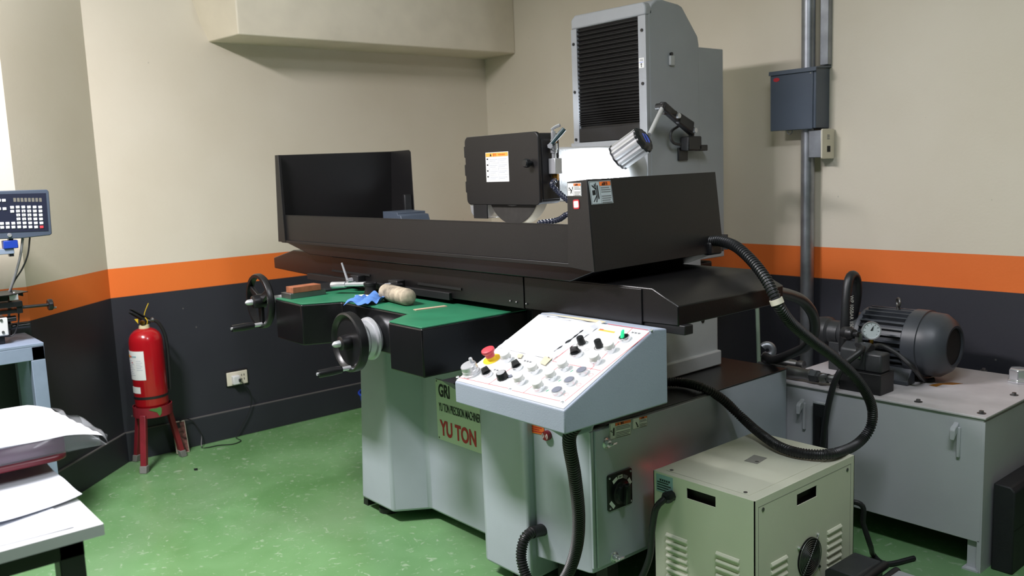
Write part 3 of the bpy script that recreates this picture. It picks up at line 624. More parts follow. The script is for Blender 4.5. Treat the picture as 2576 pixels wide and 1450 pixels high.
add('lit_lever', G().prism3([p+KN*.011+X_*-.005+KV*-.010, p+KN*.011+X_*.004+KV*-.010, p+KN*.028+X_*.003, p+KN*.028+X_*-.003], KV*.008), 'green_led', ks, .001)
p = cf(275, 735); md = add('pulse_dial', G().lathe(p, KN, [(0, .0255), (.006, .0255), (.007, .0235), (.016, .0235), (.017, .0225), (.028, .0225), (.030, .021), (.030, 0)], 40), 'steel', con, label='silver hand pulse dial')
add('dial_knob', G().lathe(p+KN*.029+KV*.012+X_*.004, KN, [(0, .005), (.014, .0055), (.016, .004), (.016, 0)], 14), 'steel', md)
p = cf(475, 590); es = add('emergency_stop', G().lathe(p, KN, [(0, .0255), (.0015, .0255), (.0015, 0)], 36), 'yellow', con, label='red mushroom emergency stop on yellow disc')
add('stop_neck', G().lathe(p, KN, [(0, .0125), (.012, .0125)], 24), 'yellow', es)
add('stop_mushroom', G().lathe(p+KN*.011, KN, [(0, .0135), (.010, .0140), (.014, .0185), (.018, .0195), (.022, .0185), (.024, .014), (.0245, 0)], 32), 'estop_red', es)
# touch screen under a taped plastic sheet
hm_ = [cf(1050, 178), cf(1490, 262), cf(1130, 545), cf(690, 440)]
ts = add('touch_screen', G().prism3([hm_[3], hm_[2], hm_[1], hm_[0]], KN*.009), 'plastic_black', con, .002, label='touch screen under a taped plastic sheet')
def lerp4(q, u, v): return (q[0]*(1-u)+q[1]*u)*(1-v) + (q[3]*(1-u)+q[2]*u)*v
sc = [lerp4(hm_, u, v)+KN*.009 for u, v in ((.14, .16), (.88, .16), (.88, .86), (.14, .86))]
add('screen_glass', G().prism3(sc[::-1], KN*.0006), 'panel_white', ts)
shq = [cf(990, 140), cf(1610, 232), cf(1090, 600), cf(530, 470)]
def shfn(u, v):
    p = lerp4(shq, u, v); e = min(u, v, 1-u, 1-v)
    hgt = .0125*min(1, e/.14) if (u < .93) else .0125*max(0, (1-u)/.07)
    return p + KN*(.0008 + hgt + .0016*(math.sin(23*u+9*v)*math.sin(17*v-5*u)+.6*math.sin(41*v+13*u)))
add('plastic_sheet', G().sheet(shfn, 40, 32, .0004, KN), 'film_white', ts, label='crumpled clear plastic sheet')
for q_ in ([(1050, 528), (1140, 545), (1020, 665), (965, 640)], [(985, 133), (1560, 205), (1640, 222), (1590, 238)], [(745, 548), (800, 550), (775, 590), (735, 585)]):
    add('tape_strip', G().prism3([cf(*c)+KN*.004 for c in q_], KN*.0005), 'tape', ts)
# ------------------------------------------------------------------ work lamp on the column
wlp = thing('work_lamp', (-2.39, 2.98, 1.43), 'jointed machine work lamp with finned silver head on the column side', 'lamp')
A = at(1740, 333, X=-2.335); B = at(1668, 268, X=-2.27); C = at(1634, 338, X=-2.25)
add('mount_plate', G().box(-2.398, -2.388, 2.945, 3.005, 1.405, 1.46), 'black_matt', wlp, .002)
add('mount_block', G().box(-2.39, -2.345, 2.955, 3.045, 1.445, 1.505), 'black_matt', wlp, .006)
add('mount_clamp', G().box(-2.375, -2.345, 3.03, 3.085, 1.443, 1.468), 'black_matt', wlp, .003)
add('swivel', G().cyl((-2.365, 3.0, 1.50), (-2.36, 2.995, 1.53), .012), 'black_matt', wlp)
def bar(a, b, n, wd, th, m, par, name):
    a, b = V(a), V(b); d_ = (b-a).normalized(); s_ = V(n).cross(d_).normalized(); nn = d_.cross(s_)
    return add(name, G().obox(a-d_*wd*.3-s_*wd/2-nn*th/2, d_*((b-a).length+wd*.6), s_*wd, nn*th), m, par, .006)
bar((-2.36, 2.99, 1.528), B, (1, 0, 0), .034, .028, 'black_matt', wlp, 'lower_arm')
mid = (V((-2.36, 2.99, 1.528))+B)/2
bar((-2.34, 2.965, 1.545), mid+V((.01, 0, 0)), (1, 0, 0), .044, .020, 'black_matt', wlp, 'arm_cover')
for p_ in (V((-2.36, 2.99, 1.528)), B*.62+V((-2.36, 2.99, 1.528))*.38): add('pivot_bolt', G().cyl(p_-X_*.02, p_+X_*.028, .010, seg=16), 'steel', wlp)
add('arm_joint', G().cyl(B-X_*.03, B+X_*.012, .014), 'black_matt', wlp)
add('clamp_lever', G().cyl(at(1668, 284, X=-2.28), at(1700, 284, X=-2.28), .008), 'black_matt', wlp)
add('rod', G().cyl(B, C, .0085), mat('rod_grey', (176, 178, 176), .4), wlp)
add('lamp_cable', G().tube(spline([at(1706, 318, X=-2.36), at(1690, 330, X=-2.35), at(1687, 346, X=-2.35), at(1695, 360, X=-2.36), at(1712, 364, X=-2.37)], .006), .006, 8), 'rubber', wlp)
hc = at(1619, 351, X=-2.25)
hdir = (rgt*-.70 + dwn*.47 + fwd*.54).normalized(); HL, HR = .118, .0535
def star(k): return (1.0, .99, .90, .90)[k % 4]
hd_ = add('lamp_head', G().lathe(hc+hdir*.004, hdir, [(0, HR), (HL, HR)], 48, star), mat('lamp_alu', (214, 214, 216), .3, .75), wlp, ang=.3)
add('lamp_cap', G().lathe(hc-hdir*.010, hdir, [(0, HR*.70), (.001, HR*.80), (.010, HR*1.0), (.018, HR*1.02), (.018, HR*.5)], 48, lambda k: 1.0 if k % 4 < 2 else .93), 'plastic_black', hd_)
add('front_bezel', G().lathe(hc+hdir*(HL+.002), hdir, [(0, HR*1.02), (.008, HR*1.02), (.008, HR*.9), (.003, HR*.88)], 48, lambda k: 1.0 if k % 4 < 2 else .94), 'plastic_black', hd_)
add('lamp_lens', G().lathe(hc+hdir*(HL+.004), hdir, [(0, HR*.86), (.002, HR*.86), (.002, 0)], 36), mat('lens_glow', (235, 242, 255), .3, emis=14), hd_)
lu = (dwn - hdir*dwn.dot(hdir)).normalized(); lw = hdir.cross(lu)
if lw.dot(rgt) < 0: lw = -lw
c0 = hc - hdir*.0104
bl = [c0+lu*.022*math.sin(a)+lw*(.004+.020*math.cos(a)) for a in [math.radians(-80+16*k) for k in range(11)]]
add('blue_badge', G().prism3(bl, -hdir*.0006), 'lamp_blue', hd_)
add('blue_badge', G().prism3([c0-lw*.012-lu*.020, c0-lw*.003-lu*.020, c0-lw*.003+lu*.020, c0-lw*.012+lu*.020], -hdir*.0006), 'lamp_blue', hd_)
sl_ = bpy.data.lights.new('work_lamp_light', 'SPOT'); sl_.energy = 150; sl_.spot_size = math.radians(165); sl_.spot_blend = .8; sl_.shadow_soft_size = .03; sl_.color = (.86, .92, 1)
so = bpy.data.objects.new('work_lamp_light', sl_); link(so, hc+hdir*(HL+.02), wlp)
so.rotation_euler = (-hdir).to_track_quat('Z', 'Y').to_euler()
# ------------------------------------------------------------------ things lying on the green shelf
SZ = .9455
def top(name, g, m, label, cat, bevel=0, group=None): return add(name, g, m, None, bevel, label=label, cat=cat, group=group)
def rbox(c, ang, L, W, z0, h):
    a = math.radians(ang); u = V((math.cos(a), math.sin(a), 0)); v = V((-u.y, u.x, 0)); o = V((c[0], c[1], z0))-u*L/2-v*W/2
    return G().obox(o, u*L, v*W, Z_*h)
top('steel_plate', rbox((-3.072, 1.530), 91, .150, .075, SZ, .021), 'dull_steel', 'flat steel plate under the rust-brown block on the shelf', 'metal plate', .0015)
top('copper_block', rbox((-3.060, 1.525), 91, .118, .056, SZ+.021, .023), 'rust_block', 'rust-brown bar block resting on the flat steel plate', 'metal block', .0015)
rl = thing('wrapped_roll', (-2.59, 1.67, SZ), 'stained beige cylindrical roll lying on the green shelf', 'roll')
ra, rb_ = at(972, 735, Z=SZ+.030), at(1026, 748, Z=SZ+.030)
rd = (rb_-ra).normalized(); L_ = (rb_-ra).length+.03
rc = (ra+rb_)/2 - rd*L_/2
add('roll_body', G().lathe(rc, rd, [(0, .012), (.002, .022), (.010, .0285), (.022, .0298), (L_-.022, .0298), (L_-.010, .0285), (L_-.002, .020), (L_, .008)], 32), 'roll_beige', rl)
top('wooden_strip', G().obox(at(1047, 782, Z=SZ), at(1125, 772, Z=SZ)-at(1047, 782, Z=SZ), V((-.022, .003, 0)), Z_*.0025), 'wood_strip', 'thin flat pale wooden strip lying on the green shelf', 'wood strip')
def clothfn(u, v):
    p = V((-2.715, 1.520, SZ+.001)) + V((.10*u-.05*v, .13*v+.03*u-.02, 0))
    e = 4*u*(1-u)*v*(1-v)
    return p + Z_*(.020*abs(math.sin(5*u+3*v))*(.4+v*.8) + .010*math.sin(9*v-4*u)**2)
top('blue_rag', G().sheet(clothfn, 18, 18, .0012), 'cloth_blue', 'crumpled blue cloth rag beside the beige roll', 'cloth')
top('paper_slip', G().sheet(lambda u, v: V((-2.905+.075*u+.03*v, 1.655+.085*v-.025*u, SZ+.0008+.004*(u-.5)**2)), 6, 6, .0006), mat('slip_paper', (226, 222, 204), .8), 'cream paper slip under the black knob on the shelf', 'paper')
kb = thing('clamp_lever_knob', (-2.885, 1.745, SZ), 'chrome lever with black round base clamped on the shelf', 'lever')
add('knob_base', G().lathe((-2.885, 1.714, SZ), Z_, [(0, .026), (.006, .025), (.020, .021), (.034, .021), (.036, .026), (.044, .026), (.047, .023), (.047, 0)], 28), 'handwheel_black', kb)
add('lever_rod', G().cyl((-2.90, 1.704, SZ+.040), (-2.985, 1.655, SZ+.036), .0085), 'chrome', kb)
add('lever_grip', G().lathe((-2.975, 1.661, SZ+.0365), V((-.085, -.050, -.004)), [(0, .010), (.002, .0125), (.060, .0135), (.064, .012), (.064, .006)], 20), 'chrome', kb)
k2 = thing('star_knob', (-2.79, 1.715, SZ), 'low black round knob next to the lever knob on the shelf', 'knob')
kp = at(998, 728, Y=1.715)
add('knob_base', G().lathe((kp.x, 1.715, kp.z), Z_, [(-.0, .018), (.006, .019), (.008, .025), (.018, .025), (.021, .021), (.021, 0)], 24), 'handwheel_black', k2)
add('knob_stem', G().cyl((kp.x, 1.715, SZ), (kp.x, 1.715, kp.z+.002), .010), 'dull_steel', k2)
# ------------------------------------------------------------------ conduit of the console
cdp = [at(1432, 1082, Z=.772)+V((-.03, .06, .0)), at(1432, 1105, Y=1.47), at(1446, 1200, Y=1.52), at(1456, 1300, Y=1.58), at(1450, 1380, Y=1.63), at(1425, 1450, Y=1.66), at(1385, 1492, Y=1.68), at(1335, 1470, Y=1.69), at(1312, 1410, Y=1.70), at(1318, 1360, Y=1.72), at(1338, 1340, Y=1.755), at(1362, 1334, Y=1.80)]
cdt = thing('console_conduit', tuple(at(1335, 1470, Y=1.69)), 'thick black corrugated conduit looping from the console to the cabinet front', 'conduit')
add('conduit_tube', corrugated(cdp, .0180, .0085, .17, 18), 'rubber', cdt)
e0, e1 = cdp[-1], cdp[-3]
add('conduit_fitting', G().tube(spline([cdp[-1]+V((.004, .012, 0)), cdp[-2]*.5+cdp[-1]*.5, cdp[-2]], .01), .0205, 18), 'rubber', cdt)
# ------------------------------------------------------------------ hydraulic tank
tk = thing('hydraulic_tank', (-1.55, 3.25, 0), 'white steel hydraulic tank standing on the floor against the right-hand wall', 'tank')
TZ = .536
tbm = G().box(-1.93, -1.141, 2.940, 3.565, .105, TZ-.006)
add('tank_body', tbm, 'tank_white', tk, .003)
add('tank_lid', G().box(-1.937, -1.133, 2.932, 3.572, TZ-.006, TZ+.002), 'tank_lid', tk, .002)
add('end_panel', G().prism([(2.940, 0), (3.04, 0), (3.10, .10), (3.40, .10), (3.46, 0), (3.56, 0), (3.56, .52), (2.940, .52)], 'x', -1.143, -1.137), 'tank_white', tk)
for x, y in ((-1.165, 2.96), (-1.165, 3.54), (-1.905, 2.96), (-1.905, 3.54)):
    l = add('leg', G().box(x-.022, x+.022, y-.004, y+.004, 0, .11), 'tank_white', tk)
    add('leg_flange', G().box(x-.022 if x < -1.5 else x+.014, x-.014 if x < -1.5 else x+.022, y-.02, y+.02, 0, .11), 'tank_white', l)
    add('foot_plate', G().box(x-.03, x+.022, y-.025, y+.03, 0, .006), 'tank_white', l)
for px, py in ((2469, 1041), (2310, 1012), (2551, 995), (2475, 933), (2095, 925)):
    p = at(px, py, Z=TZ+.002)
    b = add('lid_bolt', G().lathe(p, Z_, [(0, .012), (.002, .012), (.002, .008), (.010, .0075), (.011, .004)], 6), 'dull_steel', tk)
    add('washer', G().cyl(p, p+Z_*.0022, .0135), 'dull_steel', b)
def hook(x, z, sgn=1):
    g = G(); y0 = 2.940
    g.prism([(y0, z+.035), (y0, z), (y0-.012, z), (y0-.028, z-.012), (y0-.034, z-.022), (y0-.034, z+.012), (y0-.026, z+.022), (y0-.012, z+.026)], 'x', x-.009, x+.009)
    h = add('tank_hook', g, 'tank_white', tk, .003)
    add('hook_stem', G().box(x+.004, x+.016, y0-.010, y0, z-.085, z+.02), 'tank_white', h, .003)
hook(-1.228, .470); hook(-1.80, .448)
sgz = add('sight_gauge', G().box(-1.746, -1.690, 2.918, 2.940, .20, .482), 'plastic_black', tk, .006, label='black framed oil level gauge')
add('gauge_window', G().box(-1.732, -1.712, 2.915, 2.920, .24, .43), 'dark', sgz)
add('gauge_cap', G().box(-1.744, -1.692, 2.916, 2.936, .478, .488), 'chrome', sgz, .003)
fc = add('filler_cap', G().lathe(at(2562, 962, Z=TZ+.002), Z_, [(0, .040), (.010, .040), (.012, .035), (.048, .035), (.054, .030), (.056, .0)], 6), 'chrome', tk, .003, label='hexagonal chrome filler cap')
op = at(2372, 963, Z=TZ+.0022)
add('oil_stain', G().prism3([op+V(p) for p in ((-.02, -.07, 0), (.01, -.075, 0), (.012, -.03, 0), (.04, -.01, 0), (.06, .03, 0), (.02, .02, 0), (-.005, -.02, 0))], Z_*.0006), 'oil_amber', tk)
# electric motor
mz, my = .683, 3.285
mo = thing('electric_motor', (-1.55, my, TZ), 'dark grey finned electric motor on top of the hydraulic tank', 'motor')
MR = .105
add('motor_body', G().lathe((-1.735, my, mz), X_, [(0, .05), (0, .085), (.012, MR+.012), (.028, MR+.012), (.03, MR), (.205, MR), (.205, .05)], 40), 'motor_grey', mo)
f0 = None
for k in range(30):
    a = math.radians(k*12+6)
    if math.sin(a) < -.80: continue
    if f0 is None:
        f0 = add('cooling_fin', G().box(-.088, .088, -.003, .003, -.010, .012), 'motor_grey', mo)
        o = f0; o.location = V((-1.62, my+math.cos(a)*(MR+.008), mz+math.sin(a)*(MR+.008)))-wl(mo)
    else: o = inst(f0, (-1.62, my+math.cos(a)*(MR+.008), mz+math.sin(a)*(MR+.008)), mo)
    o.rotation_euler = (a-math.pi/2, 0, 0)
fcv = add('fan_cover', G().lathe((-1.535, my, mz), X_, [(0, MR+.018), (.004, MR+.022), (.055, MR+.022), (.057, MR+.017), (.105, MR+.014), (.135, MR-.006), (.150, .078), (.150, .070), (.138, .070)], 48), 'motor_grey', mo)
add('fan_grille', G().lathe((-1.402, my, mz), X_, [(0, .069), (.008, .069), (.008, 0)], 36), 'dark', fcv)
add('eye_bolt', G().torus((-1.60, my-.005, mz+MR+.042), V((.7, .7, 0)), .016, .0045, 24, 8), 'dull_steel', mo)
add('eye_bolt_neck', G().cyl((-1.60, my-.005, mz+MR), (-1.60, my-.005, mz+MR+.028), .007), 'dull_steel', mo)
for y in (my-.095, my+.095):
    add('motor_foot', G().prism([(y-.03, TZ+.002), (y+.03, TZ+.002), (y+.03, TZ+.016), (my+(y-my)*.75, mz-.06), (y-.03, TZ+.016)], 'x', -1.70, -1.50), 'motor_grey', mo, .004)
# pump and valve block
pu = thing('hydraulic_pump', (-1.75, 3.15, TZ), 'dark hydraulic pump and valve block with pressure gauge on the tank', 'pump')
add('bell_housing', G().lathe((-1.835, my, mz), X_, [(0, .055), (.02, .060), (.03, .085), (.10, .095)], 32), 'pump_dark', pu)
add('pump_body', G().lathe((-1.93, my-.01, mz), X_, [(0, .045), (.004, .058), (.03, .062), (.05, .060), (.06, .05), (.10, .05)], 24), 'pump_dark', pu)
for k in range(5):
    a = math.radians(60+k*50); add('pump_bolt', G().cyl((-1.938, my-.01+math.cos(a)*.048, mz+math.sin(a)*.048), (-1.928, my-.01+math.cos(a)*.048, mz+math.sin(a)*.048), .008, seg=6), 'dull_steel', pu)
add('pump_pedestal', G().box(-1.86, -1.78, my-.06, my+.06, TZ+.002, mz-.03), 'pump_dark', pu, .004)
add('valve_block', G().box(-1.665, -1.505, 2.965, 3.065, TZ+.002, .615), 'black_matt', pu, .003)
add('valve_body', G().prism([(2.985, .615), (3.06, .615), (3.06, .70), (3.03, .715), (2.985, .69)], 'x', -1.675, -1.575), 'pump_dark', pu, .006)
add('valve_cover', G().box(-1.578, -1.512, 2.982, 3.05, .613, .685), 'pump_dark', pu, .008)
add('valve_post', G().cyl((-1.625, 3.03, .70), (-1.625, 3.03, .745), .014, seg=6), 'dull_steel', pu)
add('valve_bolt', G().cyl((-1.60, 2.980, .70), (-1.60, 2.986, .66), .008, seg=6), 'dull_steel', pu)
add('relief_knob', G().lathe((-1.69, 3.04, .738), V((1, -.3, .05)), [(0, .018), (.004, .024), (.03, .026), (.04, .020), (.052, .018), (.054, .010), (.075, .010)], 14), 'black_matt', pu)
gp = at(2192, 832, Y=3.07); gn = V((.55, -.83, .06)).normalized()
pg = add('pressure_gauge', G().lathe(gp-gn*.018, gn, [(0, .028), (.004, .032), (.016, .032), (.018, .0345), (.023, .0345), (.023, .030), (.020, .030)], 36), 'chrome', pu, label='round pressure gauge with chrome rim')
add('gauge_dial', G().lathe(gp+gn*.0015, gn, [(0, .030), (.001, .030), (.001, 0)], 32), 'sticker_grey', pg)
gu = V((gn.y, -gn.x, 0)).normalized()*-1
add('gauge_needle', G().prism3([gp+gn*.0035-gu*.004, gp+gn*.0035+gu*.004, gp+gn*.0035+Z_*.020+gu*.008], gn*.0006), 'ink', pg)
for k in range(9):
    a = math.radians(-40+k*32.5); e = gu*math.cos(a)+Z_*math.sin(a)
    add('gauge_tick', G().obox(gp+gn*.003+e*.022, e*.005, gn.cross(e)*.0014, gn*.0005), 'ink', pg)
add('gauge_stem', G().cyl(gp-gn*.01-Z_*.07, gp-gn*.008-Z_*.025, .009), 'brass', pg)
# pipework at the back left of the tank
def fitting(name, pts, m='dull_steel'):
    add(name, G().tube(pts, .016, 12), m, pu)
add('suction_pipe', G().tube([(-2.02, 2.975, .570), (-1.86, 2.978, .568), (-1.84, 2.978, .568)], .020, 14), 'pump_dark', pu)
add('pipe_sleeve', G().lathe((-1.90, 2.977, .569), X_, [(0, .018), (.01, .024), (.06, .024), (.07, .021), (.10, .021), (.105, .024), (.115, .024)], 16), 'dull_steel', pu)
add('pipe_nut', G().lathe((-1.785, 2.977, .568), X_, [(0, .026), (.025, .026), (.03, .020), (.07, .020)], 6), 'pump_dark', pu)
add('pipe_cap', G().lathe((-1.735, 2.972, .570), V((.6, -.8, 0)), [(0, .018), (.018, .018), (.02, .014)], 16), 'dull_steel', pu)
add('block_fitting', G().lathe((-1.72, 2.980, .568), X_, [(0, .015), (.03, .015), (.03, .022), (.055, .022)], 16), 'dull_steel', pu)
add('pressure_pipe', G().tube([(-2.04, 3.04, .585), (-1.93, 3.05, .583), (-1.86, 3.05, .580)], .013, 12), 'pump_dark', pu)
add('pressure_sleeve', G().lathe((-1.97, 3.046, .584), X_, [(0, .017), (.07, .017), (.08, .013), (.09, .018), (.11, .018)], 14), 'dull_steel', pu)
# hoses
def hose(name, pts, r, label, m='rubber', cor=None, cat='hose', group=None, clips=()):
    pts = [V(p) for p in pts]
    g = corrugated(pts, r, *cor) if cor else G().tube(spline(pts, .012), r, 12)
    return g, m, label, cat
P1 = [at(1790, 607, X=-1.668), at(1812, 607, X=-1.63), at(1850, 620, X=-1.56), at(1890, 655, X=-1.49), at(1925, 700, X=-1.43), at(1948, 745, X=-1.395), at(1962, 775, X=-1.385), at(1992, 815, X=-1.39), at(2045, 860, X=-1.40), at(2105, 905, X=-1.41), at(2160, 960, X=-1.42), at(2192, 1020, X=-1.43), at(2190, 1075, X=-1.44), at(2155, 1118, X=-1.45), at(2098, 1141, Z=.464), at(2030, 1143, Z=.463), at(1965, 1126, Z=.464), at(1908, 1088, Z=.474), at(1860, 1045, X=-1.79), at(1815, 1003, X=-1.83), at(1765, 975, Z=.617), at(1715, 963, Z=.618), at(1675, 962, Z=.618)]
ch = thing('coolant_hose', tuple(at(2030, 1143, Z=.441)), 'long black corrugated hose hanging from the splash guard over the beige box', 'hose')
add('hose_tube', corrugated(P1, .0170, .0090, .17, 16), 'rubber', ch)
ps_ = spline(P1, .004); cp = at(1955, 757, X=-1.39)
ci_ = min(range(1, len(ps_)-1), key=lambda i: (ps_[i]-cp).length); cp = ps_[ci_]; cdv = (ps_[ci_+1]-ps_[ci_-1]).normalized()
add('hose_clamp', G().lathe(cp-cdv*.008, cdv, [(0, .0190), (.016, .0190)], 20), 'ivory', ch)
g, m, l, c = hose('', [at(1955, 735, Y=2.235), at(1985, 742, Y=2.33), at(2020, 758, Y=2.43), at(2046, 795, Y=2.52), at(2048, 840, Y=2.62), at(2028, 872, Y=2.72), at(1985, 893, Y=2.82), at(1948, 905, Y=2.92), at(1926, 898, Y=2.98)], .017, 'smooth black hose curving from the bed cover down behind the cabinet')
dh = thing('drain_hose', tuple(at(1926, 898, Y=2.98)), l, c); add('hose_tube', g, m, dh)
ep = at(1930, 882, Y=3.0)
add('elbow_fitting', G().torus(ep, V((.6, -.8, .1)), .022, .015, 24, 12, .8), 'galv', dh)
add('stand_pipe', G().cyl((ep.x, ep.y, 0), ep-Z_*.01, .018), 'galv', dh)
g, m, l, c = hose('', [(-1.625, 3.02, .70), at(2168, 880, Y=2.97), at(2125, 918, Y=2.925), at(2100, 962, Y=2.905), at(2086, 1010, Y=2.895), at(2077, 1060, Y=2.895), at(2070, 1120, Y=2.90), at(2066, 1200, Y=2.91)], .0115, 'thin black hose hanging down the tank front over the level gauge')
rh = thing('return_hose', tuple(at(2066, 1200, Y=2.91)), l, c); add('hose_tube', g, m, rh)
LP = [at(2122, 905, Y=3.10), at(2123, 860, Y=3.10), at(2127, 800, Y=3.10), at(2130, 745, Y=3.11), at(2136, 703, Y=3.13), at(2146, 692, Y=3.16), at(2155, 705, Y=3.19), at(2156, 745, Y=3.21), at(2148, 790, Y=3.23), at(2138, 830, Y=3.25), at(2120, 860, Y=3.27)]
ph = thing('pressure_hose', tuple(at(2122, 935, Y=3.10)), 'tall looped black pressure hose with pale printing, rising from the pump', 'hose')
add('hose_tube', G().tube(spline(LP, .01), .0175, 16), 'rubber', ph)
add('hose_ferrule', G().lathe(at(2122, 945, Y=3.10), Z_, [(0, .015), (.03, .015), (.03, .020), (.095, .020)], 16), 'galv', ph)
tp = at(2128, 735, Y=3.08)
text('WP 105BAR 1500PSI', at(2134, 742, Y=3.10)+V((.766, -.643, 0))*.0185, -Z_, V((.643, .766, 0)), .019, 'hose_print', ph, sx=.95)
mc = top('motor_cable', G().tube(spline([(-1.585, 3.045, .69), at(2215, 870, Y=3.09), at(2260, 893, Y=3.11), at(2300, 930, Y=3.12), at(2325, 957, Z=TZ+.012), at(2350, 955, Z=TZ+.012)], .01), .0085, 10), 'rubber', 'thin black cable draped from the valve to the foot of the motor', 'cable')
pt = thing('pale_sight_tube', tuple(at(1925, 905, Y=3.3)*1.0), 'pale green upright tube standing behind the cabinet', 'tube')
a_, b_ = at(1905, 775, Y=3.30), at(1922, 895, Y=3.30)
add('tube_body', G().cyl((b_.x-.01, 3.30, 0), (a_.x, 3.30, a_.z), .009), 'pale_tube', pt)
add('tube_base', G().lathe((b_.x-.01, 3.30, 0), Z_, [(0, .03), (.01, .03), (.012, .014), (.04, .014)], 16), 'black_matt', pt)
# ------------------------------------------------------------------ beige transformer box
bx0, bx1, by0, by1, bz1 = -1.765, -1.392, 2.03, 2.58, .440
tf = thing('transformer_box', (-1.58, 2.3, 0), 'beige sheet-metal transformer box with louvres and round fan', 'box')
def framed(name, O, U, W, w, h, hole, t, m, par, bevel=0):
    "sheet with a rectangular hole (u0,v0,u1,v1)"
    O, U, W = V(O), V(U), V(W); N = U.cross(W); u0, v0, u1, v1 = hole; g = G()
    for a, b, c, d in ((0, 0, u0, h), (u1, 0, w, h), (u0, 0, u1, v0), (u0, v1, u1, h)): g.obox(O+U*a+W*b, U*(c-a), W*(d-b), -N*t)
    return add(name, g, m, par)
framed('front_panel', (bx0, by0, .012), X_, Z_, bx1-bx0, bz1-.012, (.131, .372, .238, .405), .003, 'beige_box', tf)
sp_ = framed('side_panel', (bx1, by0, .012), Y_, Z_, by1-by0, bz1-.012, (.216, .352, .327, .388), .003, 'beige_box', tf)
add('back_panel', G().box(bx0, bx1, by1-.003, by1, .012, bz1), 'beige_box', tf)
add('left_panel', G().box(bx0, bx0+.003, by0, by1, .012, bz1), 'beige_box', tf)
add('top_panel', G().box(bx0, bx1, by0, by1, bz1-.003, bz1+.001), 'beige_box', tf, .002)
add('inner_core', G().box(bx0+.02, bx1-.02, by0+.02, by1-.02, .015, bz1-.01), 'dark', tf)
add('lid', G().box(bx0+.03, bx1-.035, by0+.025, by1-.03, bz1+.001, bz1+.0025), 'beige_box', tf, .0008)
add('lid_patch', G().prism3([at(px, py, Z=bz1+.003) for px, py in ((1872, 1160), (1905, 1168), (1930, 1153), (1897, 1145))], Z_*.0004), 'smudge_grey', tf)
add('side_cover', G().box(bx1, bx1+.0022, by0+.018, by1-.022, .03, .418), 'beige_box', tf, .0006) if False else None
for a in ((by0+.018, .03, by0+.0195, .418), (by1-.0235, .03, by1-.022, .418), (by0+.018, .4165, by1-.022, .418)):
    add('panel_seam', G().box(bx1, bx1+.0004, a[0], a[2], a[1], a[3]), 'smudge_grey', tf)
for y, z in ((by0+.04, .405), (by1-.045, .403)): add('panel_screw', G().lathe((bx1, y, z), X_, [(0, .006), (.002, .006), (.003, .003), (.003, 0)], 12), 'dull_steel', tf)
for x, y in ((bx0+.045, by0+.035), (bx1-.055, by0+.035), (bx0+.19, by0+.28)): add('panel_screw', G().lathe((x, y, bz1+.002), Z_, [(0, .006), (.002, .006), (.003, .003), (.003, 0)], 12), 'dull_steel', tf)
lv = None
def louvre(c, rot):
    global lv
    if lv is None:
        lv = add('louvre', G().prism([(0, -.007), (0, .008), (-.004, .007), (-.0085, .001), (-.0085, -.003), (-.001, -.007)], 'x', -.041, .041), 'beige_box', tf, .002); o = lv; o.location = V(c)-wl(tf)
    else: o = inst(lv, c, tf)
    o.rotation_euler = (0, 0, rot)
for k in range(10): louvre((-1.674, by0-.003, .243-.0225*k), 0)
for k in range(10): louvre((-1.484, by0-.003, .243-.0225*k), 0)
for k in range(8): louvre((bx1+.003, 2.458, .226-.024*k), math.pi/2); louvre((bx1+.003, 2.150, .222-.024*k), math.pi/2)
fcn = V((bx1+.002, 2.312, .182)); fr = .062
fo_ = add('fan_opening', G().lathe(fcn-X_*.0015, X_, [(0, fr), (.002, fr), (.002, 0)], 40), 'dark', tf)
fg = add('fan_guard', G().torus(fcn+X_*.005, X_, .060, .0018, 40, 6), 'dull_steel', tf)
for r_ in (.010, .017, .024, .031, .038, .045, .052): add('guard_ring', G().torus(fcn+X_*.005, X_, r_, .0014, 32, 5), 'dull_steel', fg)
for a in (50, 140, 230, 320):
    e = V((0, math.cos(math.radians(a)), math.sin(math.radians(a))))
    add('guard_spoke', G().cyl(fcn+X_*.005, fcn+X_*.003+e*.076, .0018, seg=8), 'dull_steel', fg)
    add('guard_screw', G().ball(fcn+X_*.001+e*.076, .005, 10), 'plastic_black' if a in (230, 320) else 'chrome', fg)
lb = decal('rating_label', (bx0+.012, by0-.0002, .378), X_, Z_, .066, .056, 'label_blue', tf, .0007, label='pale blue rating label')
strips([(.015+.0085*k+.0016*q, .036+.001*(q % 2), .015+.0085*k+.0016*q+.001, .0435-.001*(q % 3)) for k in range(5) for q in range(4)], (bx0+.012, by0-.0009, .378), X_, Z_, 'ink', lb, 'title_marks')
strips([(.004, .006+.008*k, .058-.009*(k % 2), .009+.008*k) for k in range(4)], (bx0+.012, by0-.0009, .378), X_, Z_, 'ink', lb, 'text_rows')
gl = (-1.690, by0, .378)
add('cable_gland', G().lathe(gl, V((-.15, -1, -.1)), [(0, .017), (.012, .017), (.013, .019), (.026, .019), (.034, .013)], 8), 'plastic_black', tf)
pl_ = V((bx0-.0005, 2.17, .380))
add('pilot_lamp', G().lathe(pl_, -X_, [(0, .010), (.004, .010), (.010, .006), (.011, 0)], 16), 'red_lamp', tf, label='small lit red pilot lamp')
top('power_cable', G().tube(spline([V(gl)+V((-.004, -.03, -.003)), V(gl)+V((-.018, -.055, -.030)), V(gl)+V((-.03, -.062, -.10)), V(gl)+V((-.042, -.065, -.20)), V(gl)+V((-.085, -.085, -.30)), V(gl)+V((-.15, -.12, -.355)), V(gl)+V((-.19, -.05, -.367)), V(gl)+V((-.13, .02, -.367))], .01), .0105, 12), 'rubber', 'thick black power cable hanging from the beige box front', 'cable')
